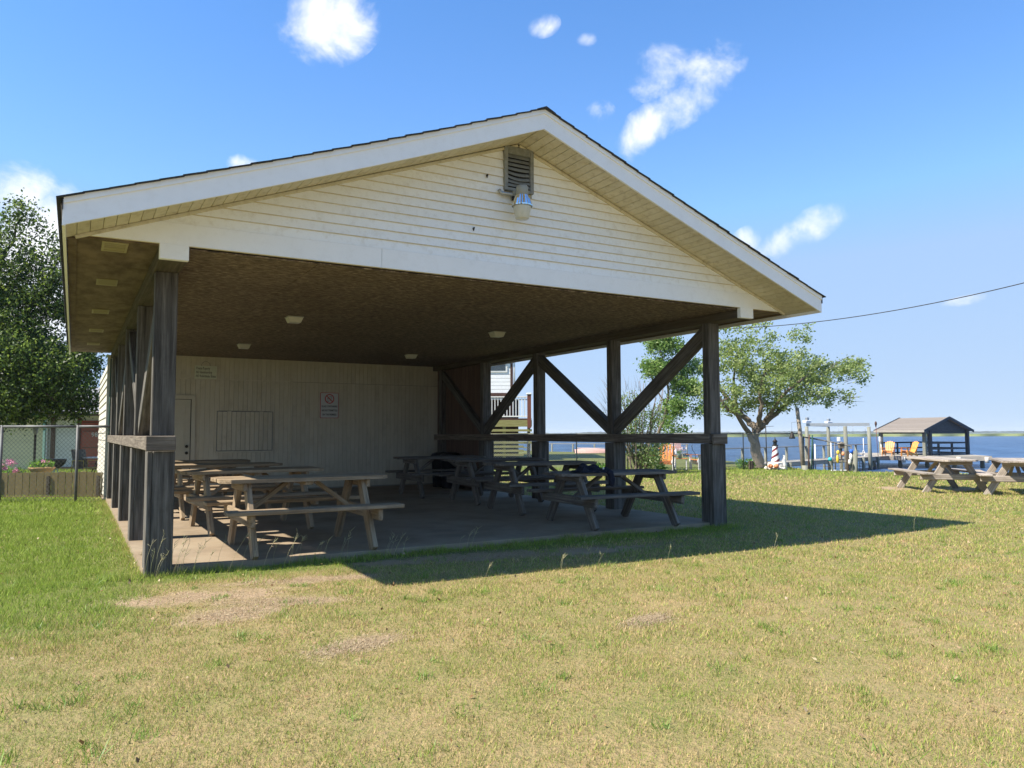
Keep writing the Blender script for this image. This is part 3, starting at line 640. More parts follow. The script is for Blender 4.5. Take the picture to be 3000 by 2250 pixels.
# dirt lines packed in the joints
zz = 3.2
while zz < 4.5:
    h0 = half_at(zz) - .05
    if zz > VZ0: segs = ((XC - h0, VX0), (VX1, XC + h0))
    else: segs = ((XC - h0, XC + h0),)
    for a, b_ in segs:
        if b_ - a > .1: box('joint_line', (a, b_), (YG - .0185, YG - .006), (zz - .004, zz + .0015), 'grime', PAV)
    zz += EXP
for s in (-1, 1):
    p0 = (XC + s * (half_at(3.0) + .05), YG - .02, 3.0 - .03); p1 = (XC + s * .01, YG - .02, 4.6)
    beam('rake_trim', p0, p1, .035, .03, 'soffit', PAV, .004)
    # soffit boards between gable wall and fascia
    L_ = 4.49 / math.cos(math.atan(slope)); nbd = 46; wbd = L_ / nbd
    dirv = Vector((s * math.cos(math.atan(slope)), 0, -math.sin(math.atan(slope)))); nrm = Vector((s * math.sin(math.atan(slope)), 0, math.cos(math.atan(slope))))
    for q in range(nbd):
        c = Vector((XC, 0, 4.625)) + dirv * (wbd * (q + .5)) + nrm * .012
        a = Vector((c.x, YG + .0, c.z)); b_ = Vector((c.x, -1.205, c.z))
        beam('soffit_board', a, b_, wbd - .005, .014, 'soffit', PAV, .002, nrm)
    a = Vector((XC, -.92, 4.65)) + nrm * .012; b_ = a + dirv * L_
    beam('soffit_backing', a, b_, .56, .01, 'grime', PAV, 0, nrm)

# vent louvre in the gable
VT = empty('gable_vent', ((VX0 + VX1) / 2, YG, VZ0), 0); VT.parent = PAV
wv_, hv = VX1 - VX0, VZ1 - VZ0
box('vent_backing', (-wv_ / 2, wv_ / 2), (-.005, .01), (0, hv), 'black', VT)
for q in ((-wv_ / 2, -wv_ / 2 + .045, 0, hv), (wv_ / 2 - .045, wv_ / 2, 0, hv)):
    box('vent_stile', (q[0], q[1]), (-.045, -.004), (q[2], q[3]), 'vent', VT, .003)
box('vent_rail', (-wv_ / 2 + .045, wv_ / 2 - .045), (-.042, -.004), (0, .035), 'vent', VT, .003); box('vent_rail', (-wv_ / 2 + .045, wv_ / 2 - .045), (-.042, -.004), (hv - .09, hv), 'vent', VT, .003)
rnd = random.Random(4)
for q in range(8):
    z0 = .05 + q * .048; sag = [0, 0, 0.002, .006, .016, .022, .012, .002][7 - q]
    V = []
    nseg = 6
    for i_ in range(nseg + 1):
        u = i_ / nseg; x_ = (-wv_ / 2 + .045) + (wv_ - .09) * u; dz = -sag * math.sin(PI * u)
        V += [(x_, -.04, z0 + dz), (x_, -.036, z0 + dz), (x_, -.008, z0 + .044 + dz), (x_, -.012, z0 + .044 + dz)]
    F = []
    for i_ in range(nseg):
        for k_ in range(4): F.append((i_ * 4 + k_, i_ * 4 + (k_ + 1) % 4, (i_ + 1) * 4 + (k_ + 1) % 4, (i_ + 1) * 4 + k_))
    F += [(0, 3, 2, 1), (nseg * 4, nseg * 4 + 1, nseg * 4 + 2, nseg * 4 + 3)]
    pydata('louvre_slat', V, F, 'vent', VT)

# fascia (rake boards) and roof
YF = -1.224
for s in (-1, 1):
    sag = .028 if s < 0 else .012
    n = 12; V = []
    for (y0, y1, o0, o1) in ((YF, YF + .025, -.022, .165), (YF - .014, YF + .01, .150, .205)):
        V = []
        for i_ in range(n + 1):
            u = i_ / n; x = XC + s * 4.49 * u; zb_ = 4.605 - slope * 4.49 * u - sag * math.sin(PI * u) + .02
            for yy, oo in ((y0, o0), (y1, o0), (y1, o1), (y0, o1)): V.append((x, yy, zb_ + oo))
        F = []
        for i_ in range(n):
            for k_ in range(4): F.append((i_ * 4 + k_, i_ * 4 + (k_ + 1) % 4, (i_ + 1) * 4 + (k_ + 1) % 4, (i_ + 1) * 4 + k_))
        F += [(0, 3, 2, 1), (n * 4, n * 4 + 1, n * 4 + 2, n * 4 + 3)]
        me = bpy.data.meshes.new('f'); me.from_pydata(V, [], F); bm = bmesh.new(); bm.from_mesh(me); bmesh.ops.recalc_face_normals(bm, faces=bm.faces); bm.to_mesh(me); bm.free()
        link('fascia_board' if o0 < 0 else 'drip_strip', me, 'white', PAV)
    # eave fascia along the side
    xe = XC + s * 4.485
    box('eave_fascia', (xe - .012, xe + .012), (YF + .002, 9.95), (2.925, 3.135), 'white', PAV)
    box('drip_edge', (xe + s * .014 - .004, xe + s * .014 + .004), (YF - .012, 9.96), (3.05, 3.16), 'darkmetal', PAV)
    # roof deck and shingle courses
    u = Vector((s * math.cos(math.atan(slope)), 0, -math.sin(math.atan(slope)))); nrm = Vector((s * math.sin(math.atan(slope)), 0, math.cos(math.atan(slope))))
    top = Vector((XC, 0, 4.822)); Lr = 4.53 / math.cos(math.atan(slope))
    a = Vector((XC, 4.36, 4.755)) + nrm * .012; beam('roof_deck', a, a + u * (Lr - .03), 11.15, .03, 'ply', PAV, 0, nrm)
    nc = 25; ex = Lr / nc
    for q in range(nc):
        dz = (.028 if s < 0 else .012) * math.sin(PI * (q + .5) / nc)
        c0 = top + u * (ex * q) + nrm * (.008 - dz); c1 = top + u * (ex * (q + 1) + .01) + nrm * (.0145 + rnd.uniform(-.002, .003) - dz)
        V = []
        for yy in (YF - .035 - rnd.uniform(0, .012), 9.98):
            for p_ in (c0, c1): V.append((p_.x, yy, p_.z)); V.append((p_.x - nrm.x * .008, yy, p_.z - .010 - 0.0))
        F = [(0, 1, 3, 2), (4, 6, 7, 5), (0, 2, 6, 4), (1, 5, 7, 3), (2, 3, 7, 6), (0, 4, 5, 1)]
        c = Vector(((c0.x + c1.x) / 2, 4.3, (c0.z + c1.z) / 2))
        pydata('shingle_course', [Vector(v) - c for v in V], F, 'shingle', PAV, c)
prism('ridge_cap', [(XC - .12, 4.79), (XC - .12, 4.78), (XC, 4.82), (XC + .12, 4.78), (XC + .12, 4.79), (XC, 4.842)], 'y', YF - .05, 9.98, 'shingle', PAV)
# closed room behind the pavilion: lap-sided left wall
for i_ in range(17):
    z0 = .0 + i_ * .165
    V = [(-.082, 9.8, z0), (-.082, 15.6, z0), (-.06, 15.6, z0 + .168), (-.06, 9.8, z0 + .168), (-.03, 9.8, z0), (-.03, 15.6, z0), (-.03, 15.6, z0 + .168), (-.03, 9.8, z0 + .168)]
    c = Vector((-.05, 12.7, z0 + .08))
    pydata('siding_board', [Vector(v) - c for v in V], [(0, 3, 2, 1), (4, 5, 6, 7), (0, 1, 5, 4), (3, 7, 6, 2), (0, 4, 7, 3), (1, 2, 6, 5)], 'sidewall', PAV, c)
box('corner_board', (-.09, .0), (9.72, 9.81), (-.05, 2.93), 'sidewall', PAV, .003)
box('room_wall', (-.03, 7.45), (9.85, 15.6), (-.05, 2.8), 'wallg', PAV)
prism('room_roof', [(-.0, 2.78), (7.4, 2.78), (3.7, 3.9)], 'y', 9.9, 15.7, 'shingle', PAV)
box('room_footing', (-.1, 7.5), (9.9, 15.65), (-.3, -.05), 'conc', PAV)
tubes('corner_conduit', [([(-.03, 9.69, 0.02), (-.03, 9.69, 2.85)], .012)], 'green_post', PAV)

# ------------------------------------------------------------------ lamps on the ceiling and the gable
base_bm = [(.115, 0), (.115, -.01), (.085, -.085)]
def ceiling_lamp(x, y, lab):
    t_ = empty('ceiling_light', (x, y, 2.98), 0, label=lab, cat='ceiling light', group='square ceiling lights in the pavilion')
    V = [(-.115, -.115, 0), (.115, -.115, 0), (.115, .115, 0), (-.115, .115, 0), (-.115, -.115, -.012), (.115, -.115, -.012), (.115, .115, -.012), (-.115, .115, -.012)]
    box('light_base', (-.115, .115), (-.115, .115), (-.014, -.001), 'lampbox', t_, .003)
    V = [(-.105, -.105, -.014), (.105, -.105, -.014), (.105, .105, -.014), (-.105, .105, -.014), (-.08, -.08, -.085), (.08, -.08, -.085), (.08, .08, -.085), (-.08, .08, -.085)]
    pydata('light_shade', V, [(3, 2, 1, 0), (4, 5, 6, 7), (0, 1, 5, 4), (1, 2, 6, 5), (2, 3, 7, 6), (3, 0, 4, 7)], 'lens', t_)
    return t_
ceiling_lamp(2.08, 3.03, 'square frosted ceiling light nearest the front left of the pavilion')
ceiling_lamp(2.09, 6.87, 'square ceiling light in the left row near the back wall')
ceiling_lamp(5.46, 3.05, 'square ceiling light in the right row nearer the open front')
ceiling_lamp(5.6, 7.16, 'square ceiling light in the right row near the back wall')

SL = empty('security_light', (3.64, YG - .02, 4.0), 0, label='round security light with ribbed reflector and frosted lens below the gable vent', cat='security light')
lathe('housing', [(.0, .04), (.06, .038), (.068, .02), (.07, -.075), (.05, -.08)], 'lampbox', SL, 20, (0, -.2, .02))
n = 44; V, F = [], []
for (r_, z_) in ((.07, -.07), (.088, -.115), (.106, -.18), (.112, -.182), (.112, -.195)):
    for k in range(n):
        rr = r_ * (1 + (.07 if k % 2 else -.0)); V.append((rr * math.cos(2 * PI * k / n), rr * math.sin(2 * PI * k / n), z_))
for i_ in range(4):
    for k in range(n): F.append((i_ * n + k, i_ * n + (k + 1) % n, (i_ + 1) * n + (k + 1) % n, (i_ + 1) * n + k)[::-1])
pydata('ribbed_reflector', V, F, 'chrome', SL, (0, -.2, .02))
lathe('lens', [(.104, -.19), (.1, -.21), (.076, -.33), (.07, -.338), (.0, -.34)], 'lens', SL, 24, (0, -.2, .02))
tubes('conduit', [([(-.2, -.02, .04), (-.17, -.03, -.0), (-.02, -.05, .0), (0, -.1, .02), (0, -.17, .02)], .02)], 'galv', SL, 8)
box('mount_box', (-.04, .04), (-.09, .0), (-.06, .04), 'lampbox', SL, .006)
tubes('photo_cell', [([(-.07, -.12, -.05), (-.07, -.12, -.09)], .02)], 'darkmetal', SL, 8)

for px_, pz_, lab_ in ((3.13, 3.56, 'small dark mud nest low on the gable siding left of the light'), (3.30, 4.19, 'tiny dark mud nest left of the gable vent')):
    o = prism('mud_nest', [(-.012, .0), (.0, -.035), (.014, .004), (.004, .012)], 'y', -.016, -.002, 'darkmetal'); o.location = Vector(o.location) + Vector((px_, YG - .012, pz_)); prop(o, lab_, 'nest')
# ------------------------------------------------------------------ signs on the back wall
s1 = empty('handwritten_sign', (1.82, YW - .02, 2.635), 0, label='small pale board with handwritten rules hung high on the back wall left of centre', cat='sign')
box('sign_board', (-.228, .228), (-.008, .006), (-.142, .142), 'signc', s1, .002)
text_mesh('writing', 'Private Property', .085, 'ink', s1, (-.205, -.009, .085), (PI / 2, 0, 0), align='LEFT', shear=.35, width=.29)
text_mesh('writing', 'NO Skateboarding', .078, 'ink', s1, (-.205, -.009, -.0), (PI / 2, 0, 0), align='LEFT', shear=.15, width=.33)
text_mesh('writing', 'NO Rollerblades Skates', .078, 'ink', s1, (-.205, -.009, -.085), (PI / 2, 0, 0), align='LEFT', shear=.15, width=.41)
tubes('hanging_wire', [([(-.09 * math.cos(a), 0, .142 + .1 * math.sin(a)) for a in np.linspace(0, PI, 9)], .003)], 'darkmetal', s1, 5)
s2 = empty('no_glass_sign', (4.583, YW - .02, 1.953), 0, label='white sign with red border forbidding glass containers on the back wall', cat='sign')
def rrect(w, h, r, n=5):
    P = []
    for cx, cy, a0 in ((w - r, h - r, 0), (-w + r, h - r, 90), (-w + r, -h + r, 180), (w - r, -h + r, 270)):
        for i_ in range(n): a = R(a0 + 90 * i_ / (n - 1)); P.append((cx + r * math.cos(a), cy + r * math.sin(a)))
    return P
prism('sign_border', rrect(.22, .302, .025), 'y', -.006, 0, 'red', s2); prism('sign_face', rrect(.209, .291, .02), 'y', -.009, -.002, 'signw', s2)
def ring(name, r0, r1, mat, parent, loc, n=40, y=-.012):
    V = [(r * math.cos(2 * PI * k / n), yy, r * math.sin(2 * PI * k / n)) for yy in (0, y) for r in (r0, r1) for k in range(n)]
    F = []
    for k in range(n):
        k2 = (k + 1) % n; F += [(2 * n + k, 2 * n + k2, 3 * n + k2, 3 * n + k), (k, 2 * n + k, 2 * n + k2, k2)[::-1], (n + k, n + k2, 3 * n + k2, 3 * n + k)[::-1]]
    return pydata(name, V, F, mat, parent, loc)
ring('prohibition_ring', .092, .113, 'red', s2, (0, 0, .155), y=-.0115)
beam('prohibition_bar', (-.07, -.0115, .155 + .07), (.07, -.0115, .155 - .07), .003, .019, 'red', s2, 0)
prism('bottle_symbol', [(-.06, .09), (-.06, .15), (-.045, .17), (-.045, .2), (-.03, .2), (-.03, .17), (-.012, .15), (-.012, .09)], 'y', -.0105, -.008, 'ink', s2)
prism('bottle_highlight', [(-.053, .097), (-.053, .147), (-.04, .165), (-.035, .165), (-.019, .147), (-.019, .097)], 'y', -.0108, -.0075, 'signw', s2)
prism('glass_symbol', [(.012, .115), (.004, .215), (.05, .215), (.042, .115)], 'y', -.0105, -.008, 'ink', s2)
prism('glass_highlight', [(.018, .121), (.012, .208), (.042, .208), (.036, .121)], 'y', -.0108, -.0075, 'signw', s2)
for tx, zz_, wd in (('GLASS CONTAINERS', -.025, .375), ('ARE NOT PERMITTED', -.122, .375), ('ON THE PREMISES', -.22, .34)):
    text_mesh('lettering', tx, .062, 'ink', s2, (0, -.0095, zz_), (PI / 2, 0, 0), width=wd, offset=.001)

# ------------------------------------------------------------------ picnic tables
def picnic_table(name, loc, rz, mat, L_=1.86, sz=1.0, **kw):
    t_ = empty(name, loc, rz, **kw); r_ = random.Random(hash_(kw['label']))
    H = .80; nb = 5; wt = .77; wb = wt / nb
    for q in range(nb):
        y = -wt / 2 + wb * (q + .5); zt = H - .02 + r_.uniform(-.003, .003)
        if q in (0, nb - 1):
            s = -1 if q == 0 else 1; c = .1
            P = [(-L_ / 2 + c, s * (wb / 2 - .003)), (-L_ / 2, s * (wb / 2 - .003 - c)), (-L_ / 2, -s * (wb / 2 - .003)), (L_ / 2, -s * (wb / 2 - .003)), (L_ / 2, s * (wb / 2 - .003 - c)), (L_ / 2 - c, s * (wb / 2 - .003))]
            o = prism('tabletop_board', P, 'z', -.02, .02, mat, t_); o.location = Vector((o.location.x, o.location.y + y, zt))
        else:
            e = r_.uniform(-.006, .006)
            beam('tabletop_board', (-L_ / 2 + e, y, zt), (L_ / 2 + e, y, zt), wb - .007, .04, mat, t_, .005)
    HB = .50
    for s in (-1, 1):
        beam('bench_board', (-L_ / 2, s * .675, HB - .02), (L_ / 2 + .01, s * .675, HB - .02), .245, .042, mat, t_, .007)
    xl = L_ * .365
    for sx in (-1, 1):
        x = sx * xl
        beam('bench_support', (x, -.76, HB - .105), (x, .76, HB - .105), .05, .135, mat, t_, .012)
        beam('top_cleat', (x, -.35, H - .085), (x, .35, H - .085), .042, .09, mat, t_, .01)
        for sy in (-1, 1):
            beam('leg', (x - sx * .043, sy * .66, .004), (x - sx * .043, sy * .2, H - .045), .055, .14, mat, t_, .005, (0, sy, 0.5))
        beam('diagonal_brace', (sx * (xl - .06), 0, HB - .1), (sx * .16, 0, H - .06), .07, .045, mat, t_, .004)
    beam('top_cleat', (0, -.34, H - .06), (0, .34, H - .06), .09, .04, mat, t_, .006)
    t_.scale = (1, 1, sz)
    return t_
def hash_(s): return sum((i + 1) * ord(c) for i, c in enumerate(s))
GT = 'wooden picnic tables under the pavilion roof'
def foot_fix(o): pass
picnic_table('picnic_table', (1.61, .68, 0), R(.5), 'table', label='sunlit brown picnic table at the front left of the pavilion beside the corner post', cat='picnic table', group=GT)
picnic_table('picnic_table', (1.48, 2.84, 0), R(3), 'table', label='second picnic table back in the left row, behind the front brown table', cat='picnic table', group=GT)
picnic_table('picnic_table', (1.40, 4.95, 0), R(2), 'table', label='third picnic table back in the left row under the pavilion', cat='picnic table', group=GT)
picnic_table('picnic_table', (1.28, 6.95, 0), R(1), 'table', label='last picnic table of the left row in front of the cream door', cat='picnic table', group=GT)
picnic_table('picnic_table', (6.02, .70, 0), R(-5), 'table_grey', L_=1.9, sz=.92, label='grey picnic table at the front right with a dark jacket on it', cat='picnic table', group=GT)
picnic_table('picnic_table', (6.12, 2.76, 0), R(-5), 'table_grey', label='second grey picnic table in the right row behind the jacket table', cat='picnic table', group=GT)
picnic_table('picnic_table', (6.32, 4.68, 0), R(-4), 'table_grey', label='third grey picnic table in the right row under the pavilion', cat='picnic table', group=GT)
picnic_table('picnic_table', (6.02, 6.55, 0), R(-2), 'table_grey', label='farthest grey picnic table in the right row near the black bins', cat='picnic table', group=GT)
GO = 'sun-bleached picnic tables on the open lawn'
TA = at(2748, 18.2, GZ - .05); TB = at(2965, 17.2, GZ - .05)
AX = math.atan2(FWD.y, FWD.x)
picnic_table('picnic_table', TA, AX - R(9), 'table_out', L_=2.44, sz=.98, label='left of the two sun-bleached picnic tables on the lawn by the water', cat='picnic table', group=GO)
picnic_table('picnic_table', TB, AX - R(26), 'table_out', L_=2.44, sz=.98, label='right of the two sun-bleached picnic tables, cut by the right edge of the photo', cat='picnic table', group=GO)

# jacket lying over the near edge of the grey table
def cloth(name, mat, **kw):
    r_ = np.random.default_rng(12); nx, ny = 26, 18
    V = []
    for i_ in range(nx):
        for j_ in range(ny):
            u = i_ / (nx - 1); v = j_ / (ny - 1)
            x = -.30 + .60 * u + .03 * math.sin(7 * v); y = -.12 + .42 * v * (0.75 + .25 * math.sin(4 * u + 1))
            fold = .028 * math.sin(9 * u + 5 * v) + .022 * math.sin(17 * u - 8 * v + 1.3) + .014 * math.sin(31 * u + 22 * v)
            z = .045 + fold * 1.1 + .07 * math.exp(-((u - .38) / .25) ** 2 - ((v - .55) / .4) ** 2)
            edge = min(u, 1 - u, v, 1 - v); z *= min(1, edge * 7 + .12)
            if u > .7:   # the sleeve slips over the edge and hangs
                k = (u - .7) / .3; y -= .18 * k; 
                if y < -.17: z = -(abs(y + .17)) * 1.9 + .01; y = -.185 + .01 * math.sin(20 * v)
            V.append((x, y, max(z, .004) if y > -.17 else z))
    F = [(i_ * ny + j_, (i_ + 1) * ny + j_, (i_ + 1) * ny + j_ + 1, i_ * ny + j_ + 1) for i_ in range(nx - 1) for j_ in range(ny - 1)]
    o = pydata(name, V, F, mat, None, smooth=True)
    sm = o.modifiers.new('thick', 'SOLIDIFY'); sm.thickness = .008; sm.offset = 1
    ss = o.modifiers.new('sub', 'SUBSURF'); ss.levels = 1; ss.render_levels = 1
    return prop(o, **kw)
jk = cloth('jacket', 'navy', label='crumpled dark blue jacket hanging over the edge of the front right picnic table', cat='jacket')
jk.scale = (.78, .8, .85); jk.location = (5.5, .42, .737); jk.rotation_euler = (0, 0, R(-5))
tubes('sleeve', [([(.22, -.17, .03), (.25, -.2, .0), (.26, -.215, -.08), (.25, -.21, -.17), (.24, -.2, -.2)], [.045, .05, .055, .05, .03])], 'navy', jk, 10)
box('jacket_tag', (.13, .16), (-.13, -.125), (.06, .09), 'signw', jk)

# bins in the far right corner
def bin_(loc, lab, r=.24, h=.74):
    b_ = empty('trash_bin', loc, 0, label=lab, cat='trash bin', group='black bins in the back right corner')
    lathe('bin_body', [(r * .85, 0), (r, h * .93), (r * 1.05, h * .93), (r * 1.05, h), (0, h)], 'black', b_, 18)
    lathe('bin_lid', [(r * 1.07, h), (r * .95, h + .06), (r * .4, h + .1), (0, h + .1)], 'black', b_, 18); return b_
bin_((7.1, 8.85, 0), 'black bin nearer the cream wall in the dark back corner')
bin_((7.06, 8.25, 0), 'black bin nearer the right side wall in the dark back corner')

# ------------------------------------------------------------------ fences
def chain_fence(name, P, h, mat, rail_mat, label, post_h=None, post_r=.022, rail=True, cell=.07, wire=.0022, zb=.04, htop=None):
    """P: list of (x,y,zground) corner points, posts at each"""
    f = empty(name, P[0], 0, label=label, cat='fence'); o0 = Vector(P[0])
    P = [Vector(p) - o0 for p in P]; hs = htop or [h] * len(P)
    for p, hh in zip(P, hs): tubes('fence_post', [([p + Vector((0, 0, -.3)), p + Vector((0, 0, hh + .03))], post_r)], rail_mat, f, 8)
    tops = [p + Vector((0, 0, hh)) for p, hh in zip(P, hs)]
    if rail:
        for a, b_ in zip(tops[:-1], tops[1:]): tubes('top_rail', [([a, b_], .027)], rail_mat, f, 8)
    V, F = [], []
    for (a, b_, ha, hb) in zip(P[:-1], P[1:], hs[:-1], hs[1:]):
        d = b_ - a; Ln = math.hypot(d.x, d.y); n = max(2, int(Ln / cell))
        hh = min(ha, hb) - zb; side = Vector((-d.y, d.x, 0)).normalized()
        for sgn in (1, -1):
            for q in range(-int(hh / cell) - 1, n + 1):
                s0, s1 = q * cell, q * cell + hh
                z0, z1 = 0.0, hh
                if s0 < 0: z0 = -s0; s0 = 0
                if s1 > Ln: z1 = hh - (s1 - Ln); s1 = Ln
                if s1 <= s0: continue
                if sgn < 0: z0, z1 = hh - z0, hh - z1
                def pt(s_, z_):
                    k = s_ / Ln; base = a + d * k; return Vector((base.x, base.y, base.z + zb + z_ * ((ha + (hb - ha) * k - zb) / hh)))
                p0, p1 = pt(s0, z0), pt(s1, z1); dd = (p1 - p0).normalized(); u1 = side; u2 = dd.cross(side)
                b0 = len(V)
                for pp in (p0, p1):
                    for kk in range(3):
                        t_ = 2 * PI * kk / 3; V.append(pp + u1 * math.cos(t_) * wire + u2 * math.sin(t_) * wire + side * (.003 * sgn))
                for kk in range(3): F.append((b0 + kk, b0 + (kk + 1) % 3, b0 + 3 + (kk + 1) % 3, b0 + 3 + kk))
    w_ = pydata('wire_mesh', V, F, mat, f); w_['kind'] = 'stuff'
    tubes('bottom_wire', [([p + Vector((0, 0, .12)) for p in P], .006)], 'rope', f, 5)
    return f
def gp(px, d): p = at(px, d); p.z = float(ground_z(p.x, p.y)); return p
PF = [gp(1440, 24.0), gp(1545, 24.8), gp(1688, 25.8), gp(1837, 27.0), gp(1971, 28.0), gp(2175, 29.4), gp(2345, 29.8)]
chain_fence('chain_link_fence', PF, 1.36, 'wire', 'wired', 'grey chain-link fence running behind the pavilion to the leaning pole', cell=.065, wire=.0036)
PG = [gp(2345, 29.8), gp(2372, 29.4), gp(2436, 28.4), gp(2484, 27.6)]
PG[0].z = GZ - .05; 
chain_fence('chain_link_fence', [p + Vector((.12, 0, 0)) for p in PG], 1.25, 'wired', 'board', 'short chain-link fence dropping down the bank beside the leaning pole', cell=.08, htop=[1.22, 1.17, 1.02, .9])
PL_ = [gp(-330, 15.2), gp(8, 15.4), gp(230, 15.5), gp(330, 15.55)]
chain_fence('chain_link_fence', PL_, 1.53, 'wired', 'board', 'tall chain-link fence under the oak left of the pavilion', cell=.085, wire=.0032, post_r=.03)
# low board fence
bf = empty('low_board_fence', gp(-40, 16.6), 0, label='low wooden board fence with gaps behind the chain-link on the left', cat='fence')
o0 = Vector(bf.location); rn = random.Random(8)
a0, a1 = gp(-200, 16.6) - o0, gp(345, 16.9) - o0; dl = (a1 - a0); Lf = dl.length; dn = dl.normalized(); nb_ = int(Lf / .15)
for q in range(nb_):
    p = a0 + dn * (.15 * (q + .5)) + Vector((0, 0, rn.uniform(-.01, .01)))
    o = beam('fence_board', p, p + Vector((rn.uniform(-.004, .004), 0, .55)), .135 if q % 3 else .142, .02, 'fencewood', bf, .002, Vector((-dn.y, dn.x, 0)))
for zz_ in (.12, .45): beam('fence_rail', a0 + Vector((-dn.y * .03, dn.x * .03, zz_)), a1 + Vector((-dn.y * .03, dn.x * .03, zz_)), .035, .07, 'fencewood', bf, .002)
for q in range(0, 5): p = a0 + dn * (.4 + q * 1.05) - Vector((-dn.y * .03, dn.x * .03, 0)); beam('fence_stake', p, p + Vector((0, 0, .47)), .06, .03, 'barkd', bf, .002, Vector((-dn.y, dn.x, 0)))

# ------------------------------------------------------------------ house on the left
def house_left():
    D = 30.0; h = empty('yellow_house', at(60, D, GZ - .05), heading(-300, D - .5, 330, D + .5), label='low pale yellow house with grey shingle roof behind the left fences', cat='house')
    k = D / FPX  # metres per photo pixel at this distance
    def X(px): return (px - 60) * k
    top = 2.15
    # lap siding wall segments
    def wall(x0, x1, z0, z1, mat, ex=.15, y=0):
        n = int((z1 - z0) / ex) + 1
        for q in range(n):
            za = z0 + q * ex; zb = min(za + ex, z1)
            if zb - za < .02: continue
            box('wall_board', (x0, x1), (y - .008 - .006 * 1, y + .03), (za + .004, zb), mat, h)
    wall(X(-700), X(124), 0, top, 'hyellow'); wall(X(158), X(219), .12, top - .12, 'hwhite', .2, .02)
    box('house_core', (X(-700), X(345)), (.05, 6), (0, top), 'hwhite', h)
    for q in range(20): box('corner_trim', (X(125), X(138)), (-.06, .02), (.02 + q * .105, .115 + q * .105), 'hwhite', h, .01)
    box('porch_post', (X(140), X(146)), (-.5, -.4), (0, top), 'potgreen', h); box('wall_trim', (X(146), X(157)), (-.03, .03), (0, top), 'hbrown', h); box('wall_trim', (X(219), X(229)), (-.05, .03), (.0, top - .1), 'hbrown', h)
    d = box('garage_door', (X(229), X(330)), (-.03, .03), (.02, top - .2), 'hred', h)
    for zz_ in (-.75, -.1, .55, .9): beam('door_rail', (-.6, -.032, zz_), (.6, -.032, zz_), .01, .03, 'hbrown', d, 0)
    text_mesh('door_number', '98', .26, 'signw', h, (X(268), -.045, 1.38), (PI / 2, 0, 0), width=.24)
    box('brick_base', (X(140), X(229)), (-.14, -.05), (0, .13), 'brick', h)
    box('eave_board', (X(-720), X(400)), (-.62, -.58), (top - .02, top + .14), 'hbrown', h)
    # shingled roof in courses
    n = 14
    for q in range(n):
        y0 = -.65 + q * .24; z0 = top + .1 + q * .085
        V = [(X(-740), y0, z0), (X(420), y0, z0), (X(420), y0 + .25, z0 + .075), (X(-740), y0 + .25, z0 + .075), (X(-740), y0, z0 - .03), (X(420), y0, z0 - .03), (X(420), y0 + .25, z0 + .04), (X(-740), y0 + .25, z0 + .04)]
        pydata('shingle_course', V, [(0, 1, 2, 3), (4, 7, 6, 5), (0, 4, 5, 1), (2, 6, 7, 3)], 'hroof', h)
house_left()
# lamp post, grill, planter, bed, chair, small table
t_ = empty('lamp_post', at(106, 22, GZ - .05), label='thin dark garden lamp post in front of the yellow house', cat='lamp post')
tubes('pole', [([(0, 0, 0), (0, 0, 1.4)], .035)], 'darkmetal', t_, 8); lathe('lantern', [(.03, 1.4), (.05, 1.43), (.075, 1.58), (.03, 1.62), (.0, 1.68)], 'vent', t_, 8)
t_ = empty('kettle_grill', at(168, 22, GZ - .05), label='black kettle grill on thin legs in front of the white wall', cat='grill')
lathe('grill_bowl', [(.0, .42), (.13, .46), (.24, .56), (.285, .68), (.28, .7), (.0, .7)], 'black', t_, 18); tubes('leg', [([(0, -.0, .5), (.0 + .2 * math.cos(a), .2 * math.sin(a), 0)], .012) for a in (0.3, 2.4, 4.5)], 'galv', t_, 6)
tubes('grill_handle', [([(-.28, 0, .66), (-.36, 0, .68), (-.36, .1, .68)], .012)], 'barkd', t_, 6)
t_ = empty('stone_planter', at(128, 18.6, GZ - .05), label='tan pedestal planter bowl full of greenery and pink flowers', cat='planter')
lathe('bowl', [(.13, .0), (.13, .06), (.06, .14), (.07, .3), (.16, .44), (.27, .56), (.30, .60), (.28, .61), (.22, .57), (.0, .56)], 'terra', t_, 20)

def leaves_mesh(name, centers, n_per, spread, size, seed, mat, parent=None, wind=(0, 0, 0), aspect=.55, flat=0.0, outw=None):
    r_ = np.random.default_rng(seed); c = np.asarray(centers, 'f'); m_ = len(c)
    if np.isscalar(n_per): n_per = np.full(m_, n_per)
    idx = np.repeat(np.arange(m_), n_per); n = len(idx)
    P = c[idx] + r_.normal(0, 1, (n, 3)) * np.asarray(spread)
    d = r_.normal(0, 1, (n, 3)) + np.asarray(wind); d /= np.linalg.norm(d, axis=1)[:, None] + 1e-9
    nn = r_.normal(0, 1, (n, 3)) + np.array([0, 0, flat]); s = np.cross(d, nn); s /= np.linalg.norm(s, axis=1)[:, None] + 1e-9
    nrm = np.cross(s, d)
    sz = size * r_.uniform(.6, 1.3, n)[:, None]
    a = P; b_ = P + d * sz * .5 + s * sz * aspect * .5 + nrm * sz * .08; e = P + d * sz; f = P + d * sz * .5 - s * sz * aspect * .5 + nrm * sz * .08
    V = np.stack([a, b_, e, f], 1).reshape(-1, 3); F = np.arange(n * 4).reshape(n, 4)
    return np_mesh(name, V, F, mat, parent)
def blob(r_, n, c, rad, shell=.0):
    v = r_.normal(0, 1, (n, 3)); v /= np.linalg.norm(v, axis=1)[:, None]; q = r_.uniform(shell ** 3, 1, n) ** (1 / 3)
    return np.asarray(c) + v * q[:, None] * np.asarray(rad)
rg = np.random.default_rng(77)
leaves_mesh('greenery', blob(rg, 60, (0, 0, .66), (.26, .26, .1)), 12, .03, .06, 1, 'leafbed', t_)
